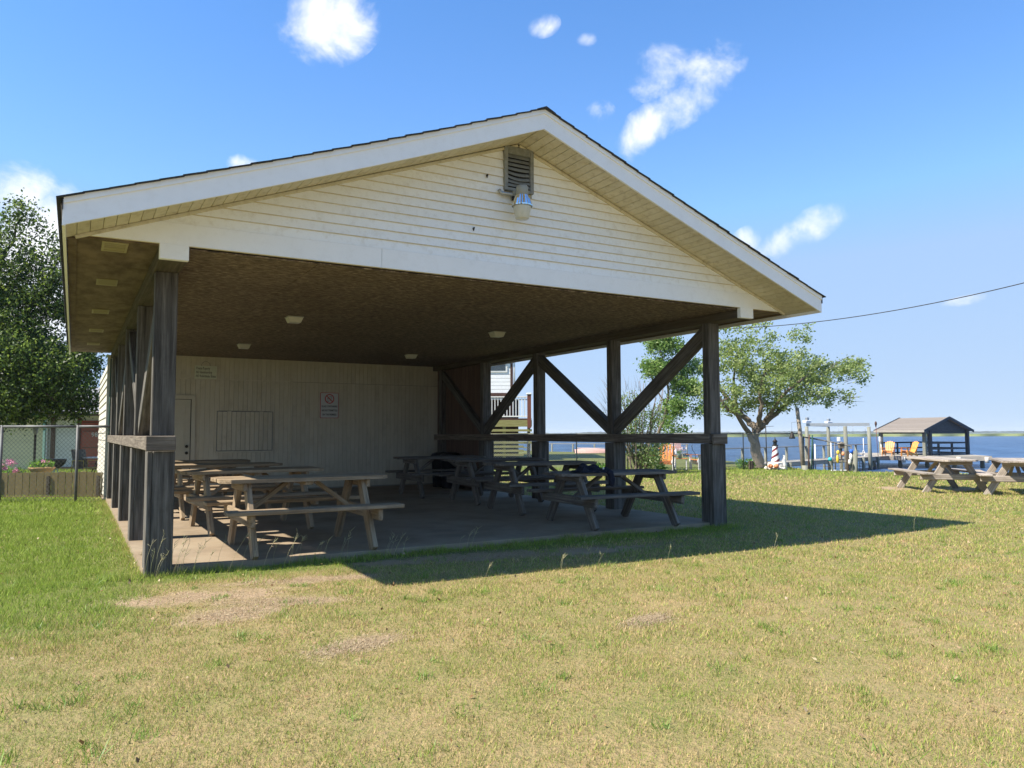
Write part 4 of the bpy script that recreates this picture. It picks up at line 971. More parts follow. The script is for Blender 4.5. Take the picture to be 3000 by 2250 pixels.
leaves_mesh('flowers', blob(rg, 5, (.05, -.05, .74), (.1, .1, .03)), 10, .022, .04, 2, 'petal', t_, aspect=.9)
t_ = empty('flower_bed', at(45, 18.0, GZ - .05), label='raised bed of green plants with pink flowers behind the low board fence', cat='flower bed')
rx = heading(0, 18, 100, 18); cx_, sx_ = math.cos(rx), math.sin(rx)
def rotp(P): P = np.asarray(P); return np.stack([P[:, 0] * cx_ - P[:, 1] * sx_, P[:, 0] * sx_ + P[:, 1] * cx_, P[:, 2]], 1)
leaves_mesh('foliage', rotp(blob(rg, 330, (-.35, 0, .32), (.85, .35, .26))), 14, .05, .08, 3, 'leafbed', t_)
leaves_mesh('pink_blooms', rotp(np.concatenate([blob(rg, 8, (-.22, -.1, .66), (.11, .1, .09)), blob(rg, 4, (.18, -.2, .58), (.06, .06, .05)), blob(rg, 6, (-.0, -.1, .77), (.12, .1, .05))])), 14, .03, .045, 4, 'petal', t_, aspect=.9)
def metal_chair(px, d, rz, lab):
    c_ = empty('garden_chair', at(px, d, GZ - .05), rz, label=lab, cat='chair')
    tubes('chair_frame', [([(-.25, -.25, 0), (-.25, -.25, .62), (-.25, .25, .62), (-.25, .3, 0)], .014), ([(.25, -.25, 0), (.25, -.25, .62), (.25, .25, .62), (.25, .3, 0)], .014), ([(-.25, -.25, .4), (.25, -.25, .4)], .014)], 'yellow', c_, 6)
    box('seat', (-.24, .24), (-.24, .22), (.39, .415), 'rail', c_, .006); p = beam('backrest', (0, .22, .42), (0, .36, .95), .46, .02, 'rail', c_, .006, (0, 1, 0))
metal_chair(256, 23, R(35), 'patio chair with yellow metal legs in front of the red door')
t_ = empty('patio_table', at(292, 23.4, GZ - .05), label='small patio table with pale edge beside the yellow legged chair', cat='table')
lathe('tabletop', [(.42, .68), (.42, .71), (0, .71)], 'pwhite', t_, 18); tubes('table_legs', [([(0, 0, .69), (.3 * math.cos(a), .3 * math.sin(a), 0)], .014) for a in (.4, 2, 3.6, 5.2)], 'darkmetal', t_, 6)

# ------------------------------------------------------------------ trees
def tree(name, base, limbs, blobs, seed, leafm, barkm, n_leaf, lsize, spread, label, cat='tree', wind=(0, 0, 0), n_cl=None, twig=.012, bend=.15, group=None, bare=(), aspect=.55, flat=.3):
    """limbs: [(points, r0, r1)] ; blobs: [(centre, radii, n clusters)] in local coordinates"""
    T = empty(name, base, 0, label=label, cat=cat, group=group); r_ = np.random.default_rng(seed)
    items = []; nodes = []; nrad = []
    for pts, r0, r1 in limbs:
        pts = [Vector(p) for p in pts]; fine = []
        for a, b_ in zip(pts[:-1], pts[1:]):
            for q in range(4): fine.append(a.lerp(b_, q / 4))
        fine.append(pts[-1])
        k = len(fine); fine = [p + Vector(r_.normal(0, min(r0 * .25, .03), 3)) if 0 < i_ else p for i_, p in enumerate(fine)]
        rad = [r0 + (r1 - r0) * (i_ / (k - 1)) ** .8 for i_ in range(k)]
        items.append((fine, rad))
        st = max(1, k // 4)
        nodes += [tuple(p) for p in fine[st:]]; nrad += rad[st:]
    trunk = tubes('trunk', items, barkm, T, 9)
    cl = np.concatenate([blob(r_, n, c, rd, .25) for c, rd, n in blobs]) if blobs else np.zeros((0, 3))
    nodes = np.array(nodes); nr_ = list(nrad)
    order = np.argsort([np.min(np.linalg.norm(nodes - c, axis=1)) for c in cl])
    tw = []
    for i_ in order:
        c = cl[i_]; dd = np.linalg.norm(nodes - c, axis=1); j_ = int(np.argmin(dd)); p0 = nodes[j_]
        mid = (p0 + c) / 2 + r_.normal(0, 1, 3) * dd[j_] * bend * .5 + np.array([0, 0, -.04 * dd[j_]])
        r0 = min(nr_[j_] * .7, .006 + dd[j_] * .03 + twig)
        tw.append(([Vector(p0), Vector(mid), Vector(c)], [r0, r0 * .7, max(.004, r0 * .4)]))
        nodes = np.vstack([nodes, mid, c]); nr_ += [r0 * .7, max(.005, r0 * .45)]
    for pts, r0 in bare: tw.append(([Vector(p) for p in pts], [r0 * (1 - .8 * q / (len(pts) - 1)) for q in range(len(pts))]))
    if tw: tubes('branches', tw, barkm, T, 4)['kind'] = 'stuff'
    leaves_mesh('crown', cl, n_leaf, spread, lsize, seed + 1, leafm, T, wind, aspect, flat)
    return T
# local frame for trees: x to the right of the picture, y away, z up
def loc3(pts, r=RGT, f=FWD): return [Vector((r.x * p[0] + f.x * p[1], r.y * p[0] + f.y * p[1], p[2])) for p in pts]
def lb(*pts_r): return (loc3(pts_r[0]), pts_r[1], pts_r[2])
def bl(c, rd, n): return (loc3([c])[0], rd, n)
# windswept tree: 30 m away, trunk at column 2215
k30 = 30 / FPX
def q30(px, py, y=0, d=30.0, base=2215): return ((px - base) * d / FPX, y, EYE + (1265 - py) * d / FPX - (GZ - .05))
limbs = [lb([q30(2224, 1372), q30(2210, 1320), q30(2211, 1265), q30(2220, 1245)], .24, .14),
         lb([q30(2216, 1255), q30(2195, 1230, .2), q30(2165, 1190, .5), q30(2120, 1130, .6), q30(2110, 1060, .9)], .15, .05),
         lb([q30(2218, 1250), q30(2222, 1215, -.3), q30(2215, 1150, -.6), q30(2230, 1090, -.6)], .13, .04),
         lb([q30(2224, 1250), q30(2250, 1225), q30(2300, 1190, .3), q30(2350, 1150, .4)], .15, .05),
         lb([q30(2205, 1300), q30(2185, 1265, -.2), q30(2150, 1215, -.5), q30(2105, 1190, -.8), q30(2060, 1130, -1)], .13, .04),
         lb([q30(2240, 1230), q30(2280, 1150, -.8), q30(2330, 1110, -1.0)], .09, .04),
         lb([q30(2170, 1195, .5), q30(2170, 1100, .9), q30(2190, 1020, 1.1)], .07, .03)]
Bs = []
for (px, py, rx_, rz_, n, yy) in ((2125, 1060, .95, .7, 62, 0), (2100, 1150, .75, .7, 34, -.3), (2220, 1060, 1.1, .85, 78, 0), (2220, 1150, 1.0, .55, 50, .3), (2320, 1080, 1.1, .8, 84, 0), (2390, 1090, 1.0, .72, 66, .2), (2470, 1090, .85, .45, 40, 0), (2330, 1160, 1.1, .4, 40, -.3),
                              (2440, 1170, .9, .28, 22, 0), (2500, 1062, .5, .22, 12, 0), (2545, 1118, .2, .1, 3, 0), (2240, 985, .7, .3, 16, .1), (2125, 960, .2, .3, 6, 0), (2180, 955, .2, .18, 5, .2), (2235, 945, .28, .2, 6, 0), (2340, 990, .45, .25, 10, 0), (2370, 957, .15, .1, 2, 0), (2150, 1010, .5, .4, 16, 0), (2270, 1185, .7, .3, 26, -.4), (2180, 1190, .55, .3, 18, .5), (2120, 1195, .4, .25, 10, -.6), (2230, 1110, .9, .6, 40, -.9)):
    c = q30(px, py, yy); Bs.append(bl(c, (rx_ * .92, 1.2 if rx_ > .6 else .4, rz_), max(2, int(n * .85))))
WD = tuple(Vector((RGT.x, RGT.y, .45)) * 1.3)
bare = []
rr = random.Random(3)
for q in range(46):
    px, py = rr.uniform(2300, 2490), rr.uniform(1060, 1180); a = q30(px, py, rr.uniform(-.6, .6)); L_ = rr.uniform(.35, .95); s = rr.uniform(-.15, .45)
    bare.append((loc3([a, (a[0] + L_ * .5, a[1], a[2] + L_ * .5 * s + .03), (a[0] + L_, a[1] + .1, a[2] + L_ * s)]), .012))
tree('windswept_tree', at(2215, 30, GZ - .05), limbs, Bs, 21, 'leafmid', 'bark', 37, .11, (.13, .12, .10), 'wind-bent tree with grey forked trunk leaning right beside the water', wind=WD, bare=bare, twig=.008, flat=.2)
# bright upright tree behind the brace
def q34(px, py, y=0): return q30(px, py, y, 34.0, 1925)
limbs = [lb([q34(1918, 1330), q34(1925, 1280), q34(1945, 1220), q34(1960, 1150), q34(1950, 1080), q34(1935, 1010)], .10, .03), lb([q34(1945, 1220), q34(1975, 1180), q34(2020, 1150), q34(2050, 1130)], .05, .02), lb([q34(1950, 1180), q34(1920, 1130), q34(1905, 1090)], .04, .02)]
Bs = [bl(q34(px, py, yy), (a_, .7, b_), n) for px, py, a_, b_, n, yy in ((1935, 1000, .5, .55, 42, 0), (1915, 1075, .45, .4, 30, 0), (1960, 1080, .7, .6, 56, .1), (2010, 1130, .7, .5, 44, 0), (1975, 1190, .6, .45, 34, -.2), (1990, 1010, .35, .4, 18, 0), (2040, 1070, .5, .4, 22, .2), (1950, 1240, .3, .25, 9, 0), (1995, 1255, .25, .1, 5, 0), (2060, 1190, .5, .3, 16, 0))]
tree('maple_tree', at(1925, 34, GZ - .05), limbs, Bs, 31, 'leafbright', 'bark', 46, .13, (.14, .14, .13), 'bright green young tree seen behind the right diagonal brace', wind=tuple(Vector((RGT.x, RGT.y, .1)) * .7))
# multi-stem shrub at the fence
def q27(px, py, y=0): return q30(px, py, y, 26.6, 1870)
limbs = []; rr = random.Random(6)
for q in range(24):
    x0 = 1870 + rr.uniform(-22, 22); x1 = 1870 + rr.uniform(-105, 80); topy = rr.uniform(1100, 1190) if abs(x1 - 1850) < 60 else rr.uniform(1130, 1230)
    limbs.append(lb([q27(x0, 1384, rr.uniform(-.15, .15)), q27(x0 + (x1 - x0) * .35, 1310, rr.uniform(-.3, .3)), q27(x0 + (x1 - x0) * .7, 1225, rr.uniform(-.4, .4)), q27(x1, topy, rr.uniform(-.5, .5))], .03, .009))
Bs = [bl(q27(px, py, yy), (a_, .5, b_), n) for px, py, a_, b_, n, yy in ((1895, 1330, .48, .38, 46, -.1), (1930, 1300, .3, .28, 16, 0), (1850, 1260, .6, .5, 26, 0), (1900, 1230, .6, .45, 24, 0), (1850, 1180, .6, .4, 16, 0), (1790, 1230, .4, .3, 8, 0), (1870, 1320, .4, .45, 20, .2))]
bare = []
for q in range(150):
    px = rr.uniform(1755, 1930); py = rr.uniform(1130, 1260); a = q27(px, py, rr.uniform(-.5, .5)); L_ = rr.uniform(.25, .65); s = (px - 1865) / 160 + rr.uniform(-.3, .3)
    bare.append((loc3([a, (a[0] + L_ * .4 * s, a[1], a[2] + L_ * .5), (a[0] + L_ * s, a[1], a[2] + L_)]), .0065))
tree('multi_stem_shrub', at(1870, 26.6, GZ - .05), limbs, Bs, 41, 'leafshrub', 'bark', 40, .075, (.11, .11, .12), 'thin multi-stemmed shrub with green leaves low down beside the fence', cat='shrub', bare=bare, twig=.003)
# big dark oak on the left
def qL(px, py, y=0): return q30(px, py, y, 22.0, -120)
limbs = [lb([qL(-120, 1400), qL(-110, 1300), qL(-120, 1180), qL(-90, 1050), qL(-100, 900)], .32, .14), lb([qL(-118, 1200), qL(-40, 1120, -.6), qL(60, 1080, -1.0), qL(170, 1060, -1.2)], .14, .04),
         lb([qL(-105, 1080), qL(-20, 960, .4), qL(60, 860, .6), qL(140, 780, .4)], .12, .03), lb([qL(-95, 980), qL(-60, 850), qL(-10, 720, .2), qL(40, 620)], .12, .02), lb([qL(-118, 1180), qL(-220, 1050), qL(-320, 980)], .16, .05), lb([qL(-100, 900), qL(-140, 760), qL(-160, 640)], .12, .03),
         lb([qL(100, 1075, -1.1), qL(160, 1120, -1.3), qL(230, 1170, -1.2)], .05, .02), lb([qL(100, 830, .5), qL(150, 850, .5), qL(190, 900, .3)], .04, .01)]
Bs = [bl(qL(px, py, yy), (a_, c_, b_), n) for px, py, a_, b_, n, yy, c_ in ((-100, 1000, 2.2, 1.9, 330, 0, 2.2), (40, 1020, 1.3, 1.1, 190, -.2, 1.7), (130, 1080, 1.2, .9, 170, -.6, 1.5), (220, 1100, .8, .7, 90, -.6, 1.1), (60, 1150, 1.5, .55, 140, -.4, 1.4), (160, 1190, 1.1, .35, 56, -.8, .8), (250, 1040, .5, .4, 34, 0, .8),
       (-60, 780, 1.3, 1.2, 78, 0, 1.6), (20, 690, .6, .75, 26, 0, .8), (50, 600, .22, .35, 8, 0, .3), (0, 820, .8, .7, 40, 0, 1.0), (95, 880, .8, .4, 50, 0, .9), (140, 820, .6, .3, 24, 0, .6), (90, 760, .4, .3, 14, 0, .4), (165, 740, .22, .2, 7, 0, .3), (185, 900, .35, .3, 16, 0, .4), (-330, 900, 2., 1.7, 200, 0, 2.2), (255, 1175, .5, .25, 20, -.3, .6), (30, 1215, 1.1, .2, 26, -.8, .6), (95, 650, .16, .12, 3, 0, .2), (118, 690, .15, .1, 3, 0, .2))]
tree('oak_tree', at(-120, 22, GZ - .05), limbs, Bs, 51, 'leafdark', 'barkd', 60, .10, (.17, .17, .15), 'large dark oak overhanging the fence at the left edge', twig=.008, wind=(0, 0, .1))

# ------------------------------------------------------------------ house on stilts behind the pavilion
def stilt_house():
    D = 40.0; h = empty('stilt_house', at(1500, D, GZ - .05), heading(1400, D, 1500, D), label='pale sided house on stilts with white deck railing seen through the right bays', cat='house')
    k = D / FPX
    def X(px): return (px - 1500) * k
    def Z(py): return EYE + (1265 - py) * k - (GZ - .05)
    y0 = 1.2
    z0 = Z(1143); n = 14
    for q in range(n): box('wall_board', (X(1260), X(1495)), (y0 - .02, y0 + .02), (z0 + q * .2, z0 + .182 + q * .2), 'siding', h)
    box('wall_core', (X(1260), X(1500)), (y0 + .02, y0 + 7), (z0, z0 + 2.8), 'lampbox', h)
    box('corner_trim', (X(1495), X(1503)), (y0 - .05, y0 + .05), (z0, z0 + 2.8), 'hbrown', h); tubes('downspout', [([(X(1507), y0, z0 - .3), (X(1507), y0, z0 + 2.8)], .05)], 'hwhite', h, 8)
    box('floor_beam', (X(1260), X(1490)), (y0 - .1, y0 + .2), (z0 - .28, z0 - .01), 'hbrown', h)
    w = box('window', (X(1425), X(1486)), (y0 - .06, y0 - .02), (Z(1081), Z(1081) + 1.2), 'hwhite', h); box('pane', (-.44, .44), (-.03, -.02), (-.5, .5), 'glass', w)
    prism('roof', [(X(1240), z0 + 2.8), (X(1520), z0 + 2.8), (X(1380), z0 + 4.2)], 'y', y0 - .5, y0 + 7.5, 'hroof', h)
    # deck
    zd = Z(1222)
    box('deck', (X(1250), X(1556)), (-.6, y0 + 1.5), (zd - .08, zd), 'hbrown', h)
    beam('deck_fascia', (X(1250), -.62, zd - .26), (X(1557), -.62, zd - .26), .05, .34, 'lattice', h)
    zt = Z(1160)
    beam('top_rail', (X(1250), -.58, zt), (X(1544), -.58, zt), .09, .06, 'pwhite', h); beam('bottom_rail', (X(1250), -.58, zd + .1), (X(1544), -.58, zd + .1), .05, .06, 'pwhite', h)
    x = X(1390)
    while x < X(1542): box('baluster', (x - .02, x + .02), (-.6, -.56), (zd + .12, zt - .02), 'pwhite', h); x += .155
    box('rail_post', (X(1544), X(1555)), (-.68, -.48), (zd - .5, zt + .12), 'wood_brown', h); box('post_cap', (X(1541), X(1557)), (-.72, -.42), (zt + .12, zt + .2), 'pwhite', h, .02)
    box('rail_post', (X(1492), X(1499)), (y0 + 1.3, y0 + 1.45), (zd, zt), 'wood_brown', h)
    beam('back_rail', (X(1250), y0 + 1.4, zt), (X(1556), y0 + 1.4, zt), .09, .06, 'pwhite', h)
    x = X(1496)
    while x < X(1545): box('baluster', (x - .02, x + .02), (y0 + 1.38, y0 + 1.42), (zd + .12, zt - .02), 'pwhite', h); x += .155
    # slatted skirt below the deck
    for q in range(9):
        z_ = zd - .62 - q * .21
        if z_ < .05: break
        beam('skirt_slat', (X(1250), -.62, z_), (X(1557) if q < 4 else X(1533), -.62, z_), .03, .12, 'lattice', h, .003)
    for px in (1300, 1380, 1477, 1548): beam('stilt', (X(px), -.5, -.3), (X(px), -.5, zd - .1), .16, .16, 'post' if px != 1477 else 'lattice', h, .01, (0, 1, 0))
    box('stilt_core', (X(1260), X(1520)), (y0 + 1.8, y0 + 6.5), (0, z0 - .3), 'hbrown', h)
    for q in range(4): beam('stair_tread', (X(1532), -.5 - q * .0, .35 + q * .3), (X(1543), -.5, .35 + q * .3), .3, .05, 'lattice', h)
stilt_house()

# ------------------------------------------------------------------ piers, gazebo, boat lift
def pier(name, A, B, wdt, zdeck, label, rail_h=None, step=2.3, mat='pier', rail_side=1, plank=.3):
    A, B = Vector(A), Vector(B); d = B - A; d.z = 0; Ln = d.length; rz = math.atan2(d.y, d.x)
    p = empty(name, (A.x, A.y, zdeck), rz, label=label, cat='pier')
    n = int(Ln / plank)
    me = box_mesh(plank - .012, wdt, .045, 0, mat)
    for q in range(min(n, 140)): link('deck_plank', me, None, p, ((q + .5) * plank, 0, -.022))
    for s in (-1, 1): beam('stringer', (0, s * (wdt / 2 - .08), -.17), (Ln, s * (wdt / 2 - .08), -.17), .06, .24, mat, p, 0)
    x = .3
    while x < Ln:
        for s in (-1, 1):
            tp = rail_h if (rail_h and s == rail_side) else -.02
            tubes('pile', [([(x, s * (wdt / 2 + .05), -2.2), (x, s * (wdt / 2 + .05), tp)], .1 if tp < 0 else .085)], 'pile', p, 8)
        x += step
    if rail_h: beam('rail', (0, rail_side * (wdt / 2 + .05), rail_h + .03), (Ln, rail_side * (wdt / 2 + .05), rail_h + .03), .14, .06, mat, p)
    return p
ZD = -.52
pier('pier', at(2128, 43, 0), at(2575, 59.5, 0), 1.5, ZD, 'weathered walkway pier with a single hand rail behind the tree', rail_h=.84, rail_side=1, step=2.9)
pier('pier', at(1480, 76, 0), at(2010, 68, 0), 1.5, ZD, 'farther pier seen low through the right bays of the pavilion', rail_h=.75, step=2.2)
# platform under the gazebo
NN, LL, RR, BB = at(2705, 57.5), at(2557, 62), at(2850, 62), at(2705, 66.5)
pl = empty('gazebo_dock', (NN.x, NN.y, ZD), 0, label='wide dock platform on piles carrying the gazebo', cat='dock')
Pc = [at(2545, 59), at(2900, 57), at(2900, 68), at(2545, 68)]
bx_, by_ = (Pc[1] - Pc[0]).normalized(), (Pc[3] - Pc[0]).normalized(); rzp = math.atan2(bx_.y, bx_.x)
Lp = (Pc[1] - Pc[0]).length; o_ = Pc[0] - Vector((NN.x, NN.y, 0))
perp = Vector((-bx_.y, bx_.x, 0))
for q in range(30):
    a = o_ + perp * (.15 + q * .3); beam('deck_plank', Vector((a.x, a.y, -.025)), Vector((a.x, a.y, -.025)) + bx_ * Lp, .288, .05, 'pier', pl, 0)
a = Vector((o_.x, o_.y, -.2)); beam('edge_beam', a, a + bx_ * Lp, .08, .3, 'pier', pl)
for q in range(5):
    for jx, mt_ in ((.0, 'pwhite'), (.0, 'black')):
        x_ = .4 + q * 1.9; pp = o_ + bx_ * x_ - perp * (.12 if mt_ == 'pwhite' else -.9)
        tubes('pile', [([(pp.x, pp.y, -1.1 if mt_ == 'black' else -.5), (pp.x, pp.y, -.05 if mt_ == 'pwhite' else -.1)], .14 if mt_ == 'pwhite' else .2)] if False else [([(pp.x, pp.y, -1.4 if mt_ == 'black' else -.52), (pp.x, pp.y, -.06)], .15)], 'stone' if mt_ == 'pwhite' else 'pile', pl, 10)
# gazebo
gz = empty('dock_gazebo', (NN.x, NN.y, ZD), 0, label='open dark gazebo with brown shingle gable roof at the end of the dock', cat='gazebo')
o_ = Vector((NN.x, NN.y, 0)); n_, l_, r_2, b_2 = [Vector((v.x, v.y, 0)) - o_ for v in (NN, LL, RR, BB)]
ev = 1.38 - ZD; rg_ = 2.44 - ZD
def shr(p, f=.82):
    c = (n_ + l_ + r_2 + b_2) / 4; q = c + (p - c) * f; return q
for p in (n_, l_, r_2, b_2):
    q = shr(p, .86 if p is not n_ else .8); beam('gazebo_post', (q.x, q.y, 0), (q.x, q.y, ev), .24, .24, 'darkwood' if p is not n_ and p is not l_ else 'pile', gz, .01, (0, 1, 0))
q = shr(n_) + (shr(r_2) - shr(n_)) * .12; beam('gazebo_post', (q.x, q.y, 0), (q.x, q.y, ev), .26, .26, 'darkwood', gz, .01, (0, 1, 0))
mNR, mLB = (n_ + r_2) / 2, (l_ + b_2) / 2
def up_(v, z): return Vector((v.x, v.y, z))
nC = 9
for (e0, e1) in ((n_, l_), (r_2, b_2)):
    for q in range(nC):
        f0, f1 = q / nC, (q + 1.05) / nC
        a = up_(e0.lerp(mNR, f0), ev + (rg_ - ev) * f0 + .03); b_ = up_(e1.lerp(mLB, f0), ev + (rg_ - ev) * f0 + .03)
        c = up_(e1.lerp(mLB, f1), ev + (rg_ - ev) * f1 + .01); d = up_(e0.lerp(mNR, f1), ev + (rg_ - ev) * f1 + .01)
        dn_ = Vector((0, 0, -.06)); V = [a, b_, c, d, a + dn_, b_ + dn_, c + dn_, d + dn_]
        pydata('shingle_course', V, [(0, 1, 2, 3), (4, 7, 6, 5), (0, 4, 5, 1), (1, 5, 6, 2), (2, 6, 7, 3), (3, 7, 4, 0)], 'gshingle', gz)
for A_, B_, m_ in ((n_, r_2, mNR), (l_, b_2, mLB)):
    i0 = A_.lerp(m_, .12); i1 = B_.lerp(m_, .12); V = [up_(i0, ev), up_(i1, ev), up_(m_, rg_ - .1)]
    off = (mLB - mNR).normalized() * (.35 if m_ is mNR else -.35); V = [v + off for v in V] + [v + off * 1.3 for v in V]
    pydata('gable_panel', V, [(0, 1, 2), (3, 5, 4), (0, 3, 4, 1), (1, 4, 5, 2), (2, 5, 3, 0)], 'darkwood', gz)
    beam('barge_board', up_(A_, ev - .02), up_(m_, rg_ - .02), .05, .2, 'darkwood', gz); beam('barge_board', up_(B_, ev - .02), up_(m_, rg_ - .02), .05, .2, 'darkwood', gz)
beam('eave_beam', up_(n_, ev - .03), up_(l_, ev - .03), .05, .16, 'pier', gz)
for A_, B_ in ((n_, r_2), (r_2, b_2), (b_2, l_), (n_, l_)):
    a, b_ = shr(A_), shr(B_); beam('header_beam', up_(a, ev - .12), up_(b_, ev - .12), .12, .2, 'darkwood', gz)
for A_, B_, hs_ in ((r_2, b_2, (.95, .5, .12)), (n_, r_2, (.95, .5, .12)), (l_, b_2, (.95, .5, .12))):
    a, b_ = shr(A_), shr(B_)
    for z_ in hs_: beam('rail', up_(a, z_), up_(b_, z_), .06, .12, 'darkwood', gz)
    for f in (.33, .66): q = a.lerp(b_, f); beam('rail_post', up_(q, 0), up_(q, .95), .1, .1, 'darkwood', gz, 0, (0, 1, 0))
a = shr(l_).lerp(shr(b_2), .3)
box('electric_box', (a.x - 1.3, a.x - 1.0), (a.y - 1.2, a.y - 1.0), (1.25, 1.65), 'pwhite', gz, .02) if False else None
q = shr(l_, .9); box('electric_box', (q.x - .2, q.x + .1), (q.y - .25, q.y - .1), (1.05, 1.45), 'pwhite', gz, .02); tubes('box_conduit', [([(q.x, q.y - .15, 1.05), (q.x + .05, q.y - .15, .4), (q.x, q.y - .15, 0)], .03)], 'pwhite', gz, 6)
# tiki torch
t_ = empty('tiki_torch', at(2564, 57, ZD), label='tall tiki torch standing beside the gazebo roof', cat='torch')
tubes('torch_pole', [([(0.15, 0, 0), (0, 0, 2.25)], .02)], 'wood_brown', t_, 6); lathe('torch_head', [(.03, 2.2), (.09, 2.45), (.07, 2.55), (.03, 2.62)], 'hbrown', t_, 10)
# boat lift: piles and beams
bl_ = empty('boat_lift', at(2365, 54, WZ), 0, label='boat lift of tall pale piles with horizontal beams and winch motors', cat='boat lift')
o0 = Vector(bl_.location)
lp = [(2363, 52, 1246), (2426, 57, 1243), (2476, 51, 1243), (2545, 55.5, 1243)]
tops = []
for px, d, py in lp:
    z_ = EYE + (1265 - 1246) * 54 / FPX; a = at(px, d, WZ - .6) - o0; b_ = at(px - 2, d, z_ - .05) - o0
    tubes('lift_pile', [([a, b_], [.15, .12])], 'pile', bl_, 10); tops.append(at(px, d, z_ + .07) - o0)
beam('lift_beam', tops[0], tops[1], .12, .2, 'galv', bl_); beam('lift_beam', tops[1] + Vector((0, 0, .05)), tops[3] + Vector((0, 0, .05)), .12, .22, 'galv', bl_); beam('lift_beam', tops[0], tops[2], .12, .2, 'galv', bl_)
for q in (0, 1):
    m_ = tops[q] + Vector((0, 0, .12)); box('winch_motor', (m_.x - .28, m_.x + .28), (m_.y - .15, m_.y + .15), (m_.z, m_.z + .18), 'pwhite', bl_, .03); box('motor_cap', (m_.x - .1, m_.x + .12), (m_.y - .1, m_.y + .1), (m_.z + .19, m_.z + .38), 'galv', bl_, .03)
for f in (.25, .6, .9):
    a = tops[1].lerp(tops[3], f); tubes('lift_cable', [([a, a + Vector((0, 0, -.65))], .012)], 'galv', bl_, 5)
# bare white poles near the pier
for px, d, z1, lab in ((2384, 52, .5, 'slim white mooring pole standing left of the lift piles'), (2431, 52, .8, 'white mooring pole right in front of the second lift pile')):
    t_ = tubes('mooring_pole', [([(0, 0, -.8), (0, 0, z1 - WZ)], .045)], 'pwhite', None, 8); t_.location = at(px, d, WZ); prop(t_, lab, 'mooring pole', 'white mooring poles at the boat lift')
# leaning wooden pole
pp = at(2350, 29.2, GZ - .05); t_ = tubes('leaning_pole', [([(0, 0, -.3), (-.1, 0, 1.3), (-.2, 0, 2.35)], [.085, .08, .07])], 'table_out', None, 10); t_.location = pp; t_.rotation_euler = (0, 0, YAW); prop(t_, 'leaning weathered wooden pole at the end of the chain-link fence', 'pole')
for px, d, h_, lx, mt_, lab in ((2372, 29.0, 1.3, -.1, 'maroon', 'thin dark red metal stake leaning beside the wooden pole'), (2374, 28.8, 1.28, .0, 'green_post', 'thin dark green metal stake near the leaning pole')):
    pass
for px, h_, mt_, lab in ((2363, 1.32, 'hbrown', 'thin dark brown metal stake right of the leaning pole'), (2372, 1.3, 'green_post', 'thin dark green metal stake right of the leaning pole')):
    t_ = tubes('metal_stake', [([(0, 0, -.2), (.07, 0, h_)], .025)], mt_, None, 7); t_.location = at(px, 28.7, GZ - .05); t_.rotation_euler = (0, 0, YAW); prop(t_, lab, 'stake')
for px, d, z1, r_, lab in ((2478, 27.3, .78, .06, 'dark mooring post with hanging buoys on the bank'), (2500, 27.0, .8, .09, 'thick dark round mooring post at the edge of the lawn'), (2353, 28.6, .22, .12, 'short dark stump at the foot of the leaning pole')):
    t_ = tubes('mooring_post', [([(0, 0, -.6), (0, 0, z1)], r_)], 'pile' if r_ > .08 else 'barkd', None, 9); t_.location = at(px, d, GZ - .1); prop(t_, lab, 'post')
# buoys hung on a small rack
def buoy(px, d, z, mat, L_, r_, lab):
    o = lathe('buoy', [(.0, -L_ / 2), (r_ * .6, -L_ * .42), (r_, -L_ * .15), (r_, L_ * .15), (r_ * .6, L_ * .42), (0, L_ / 2)], mat, None, 12); o.location = at(px, d, z); return prop(o, lab, 'buoy', 'coloured buoys hanging at the water edge')
def zz27(py, d=27.2): return EYE + (1265 - py) * d / FPX
rk = empty('buoy_rack', at(2462, 27.3, GZ - .3), YAW, label='low wooden rack where the coloured buoys hang', cat='rack')
beam('rack_bar', (-.4, 0, .62), (.35, 0, .62), .04, .04, 'pier', rk); beam('rack_bar', (-.4, 0, .3), (.3, 0, .3), .04, .04, 'pwhite', rk)
for x_ in (-.36, .0, .3): beam('rack_post', (x_, 0, -.5), (x_, 0, .66), .05, .05, 'pile', rk, .004, (0, 1, 0))
buoy(2451, 27.0, zz27(1323), 'yellow', .17, .055, 'round yellow buoy at the top of the string'); buoy(2449, 27.0, zz27(1342), 'yellow', .3, .05, 'long yellow buoy below the round one')
buoy(2466, 27.1, zz27(1327), 'coral', .16, .05, 'orange red buoy between the posts'); buoy(2490, 27.0, zz27(1320), 'blue', .16, .06, 'blue buoy against the dark mooring post')
buoy(2488, 27.0, zz27(1336), 'pwhite', .24, .055, 'white upper float below the blue buoy'); buoy(2484, 26.9, zz27(1350), 'stone', .2, .05, 'grey white lower float near the ground'); buoy(2427, 27.2, zz27(1343), 'teal', .15, .07, 'teal ball hanging at the pier edge')
t_ = empty('bird_house', at(2461, 27.4, zz27(1312)), YAW, label='small weathered bird house on the dark post', cat='bird house')
box('house_box', (-.09, .09), (-.07, .07), (0, .16), 'rail', t_, .008); prism('house_roof', [(-.12, .16), (.12, .16), (0, .24)], 'y', -.1, .1, 'table_out', t_); tubes('perch_pole', [([(0, 0, -1.0), (0, 0, 0)], .03)], 'barkd', t_, 7)
box('letter_box', (-.13, -.04), (-.05, .05), (.25, .4), 'pwhite', t_, .01)
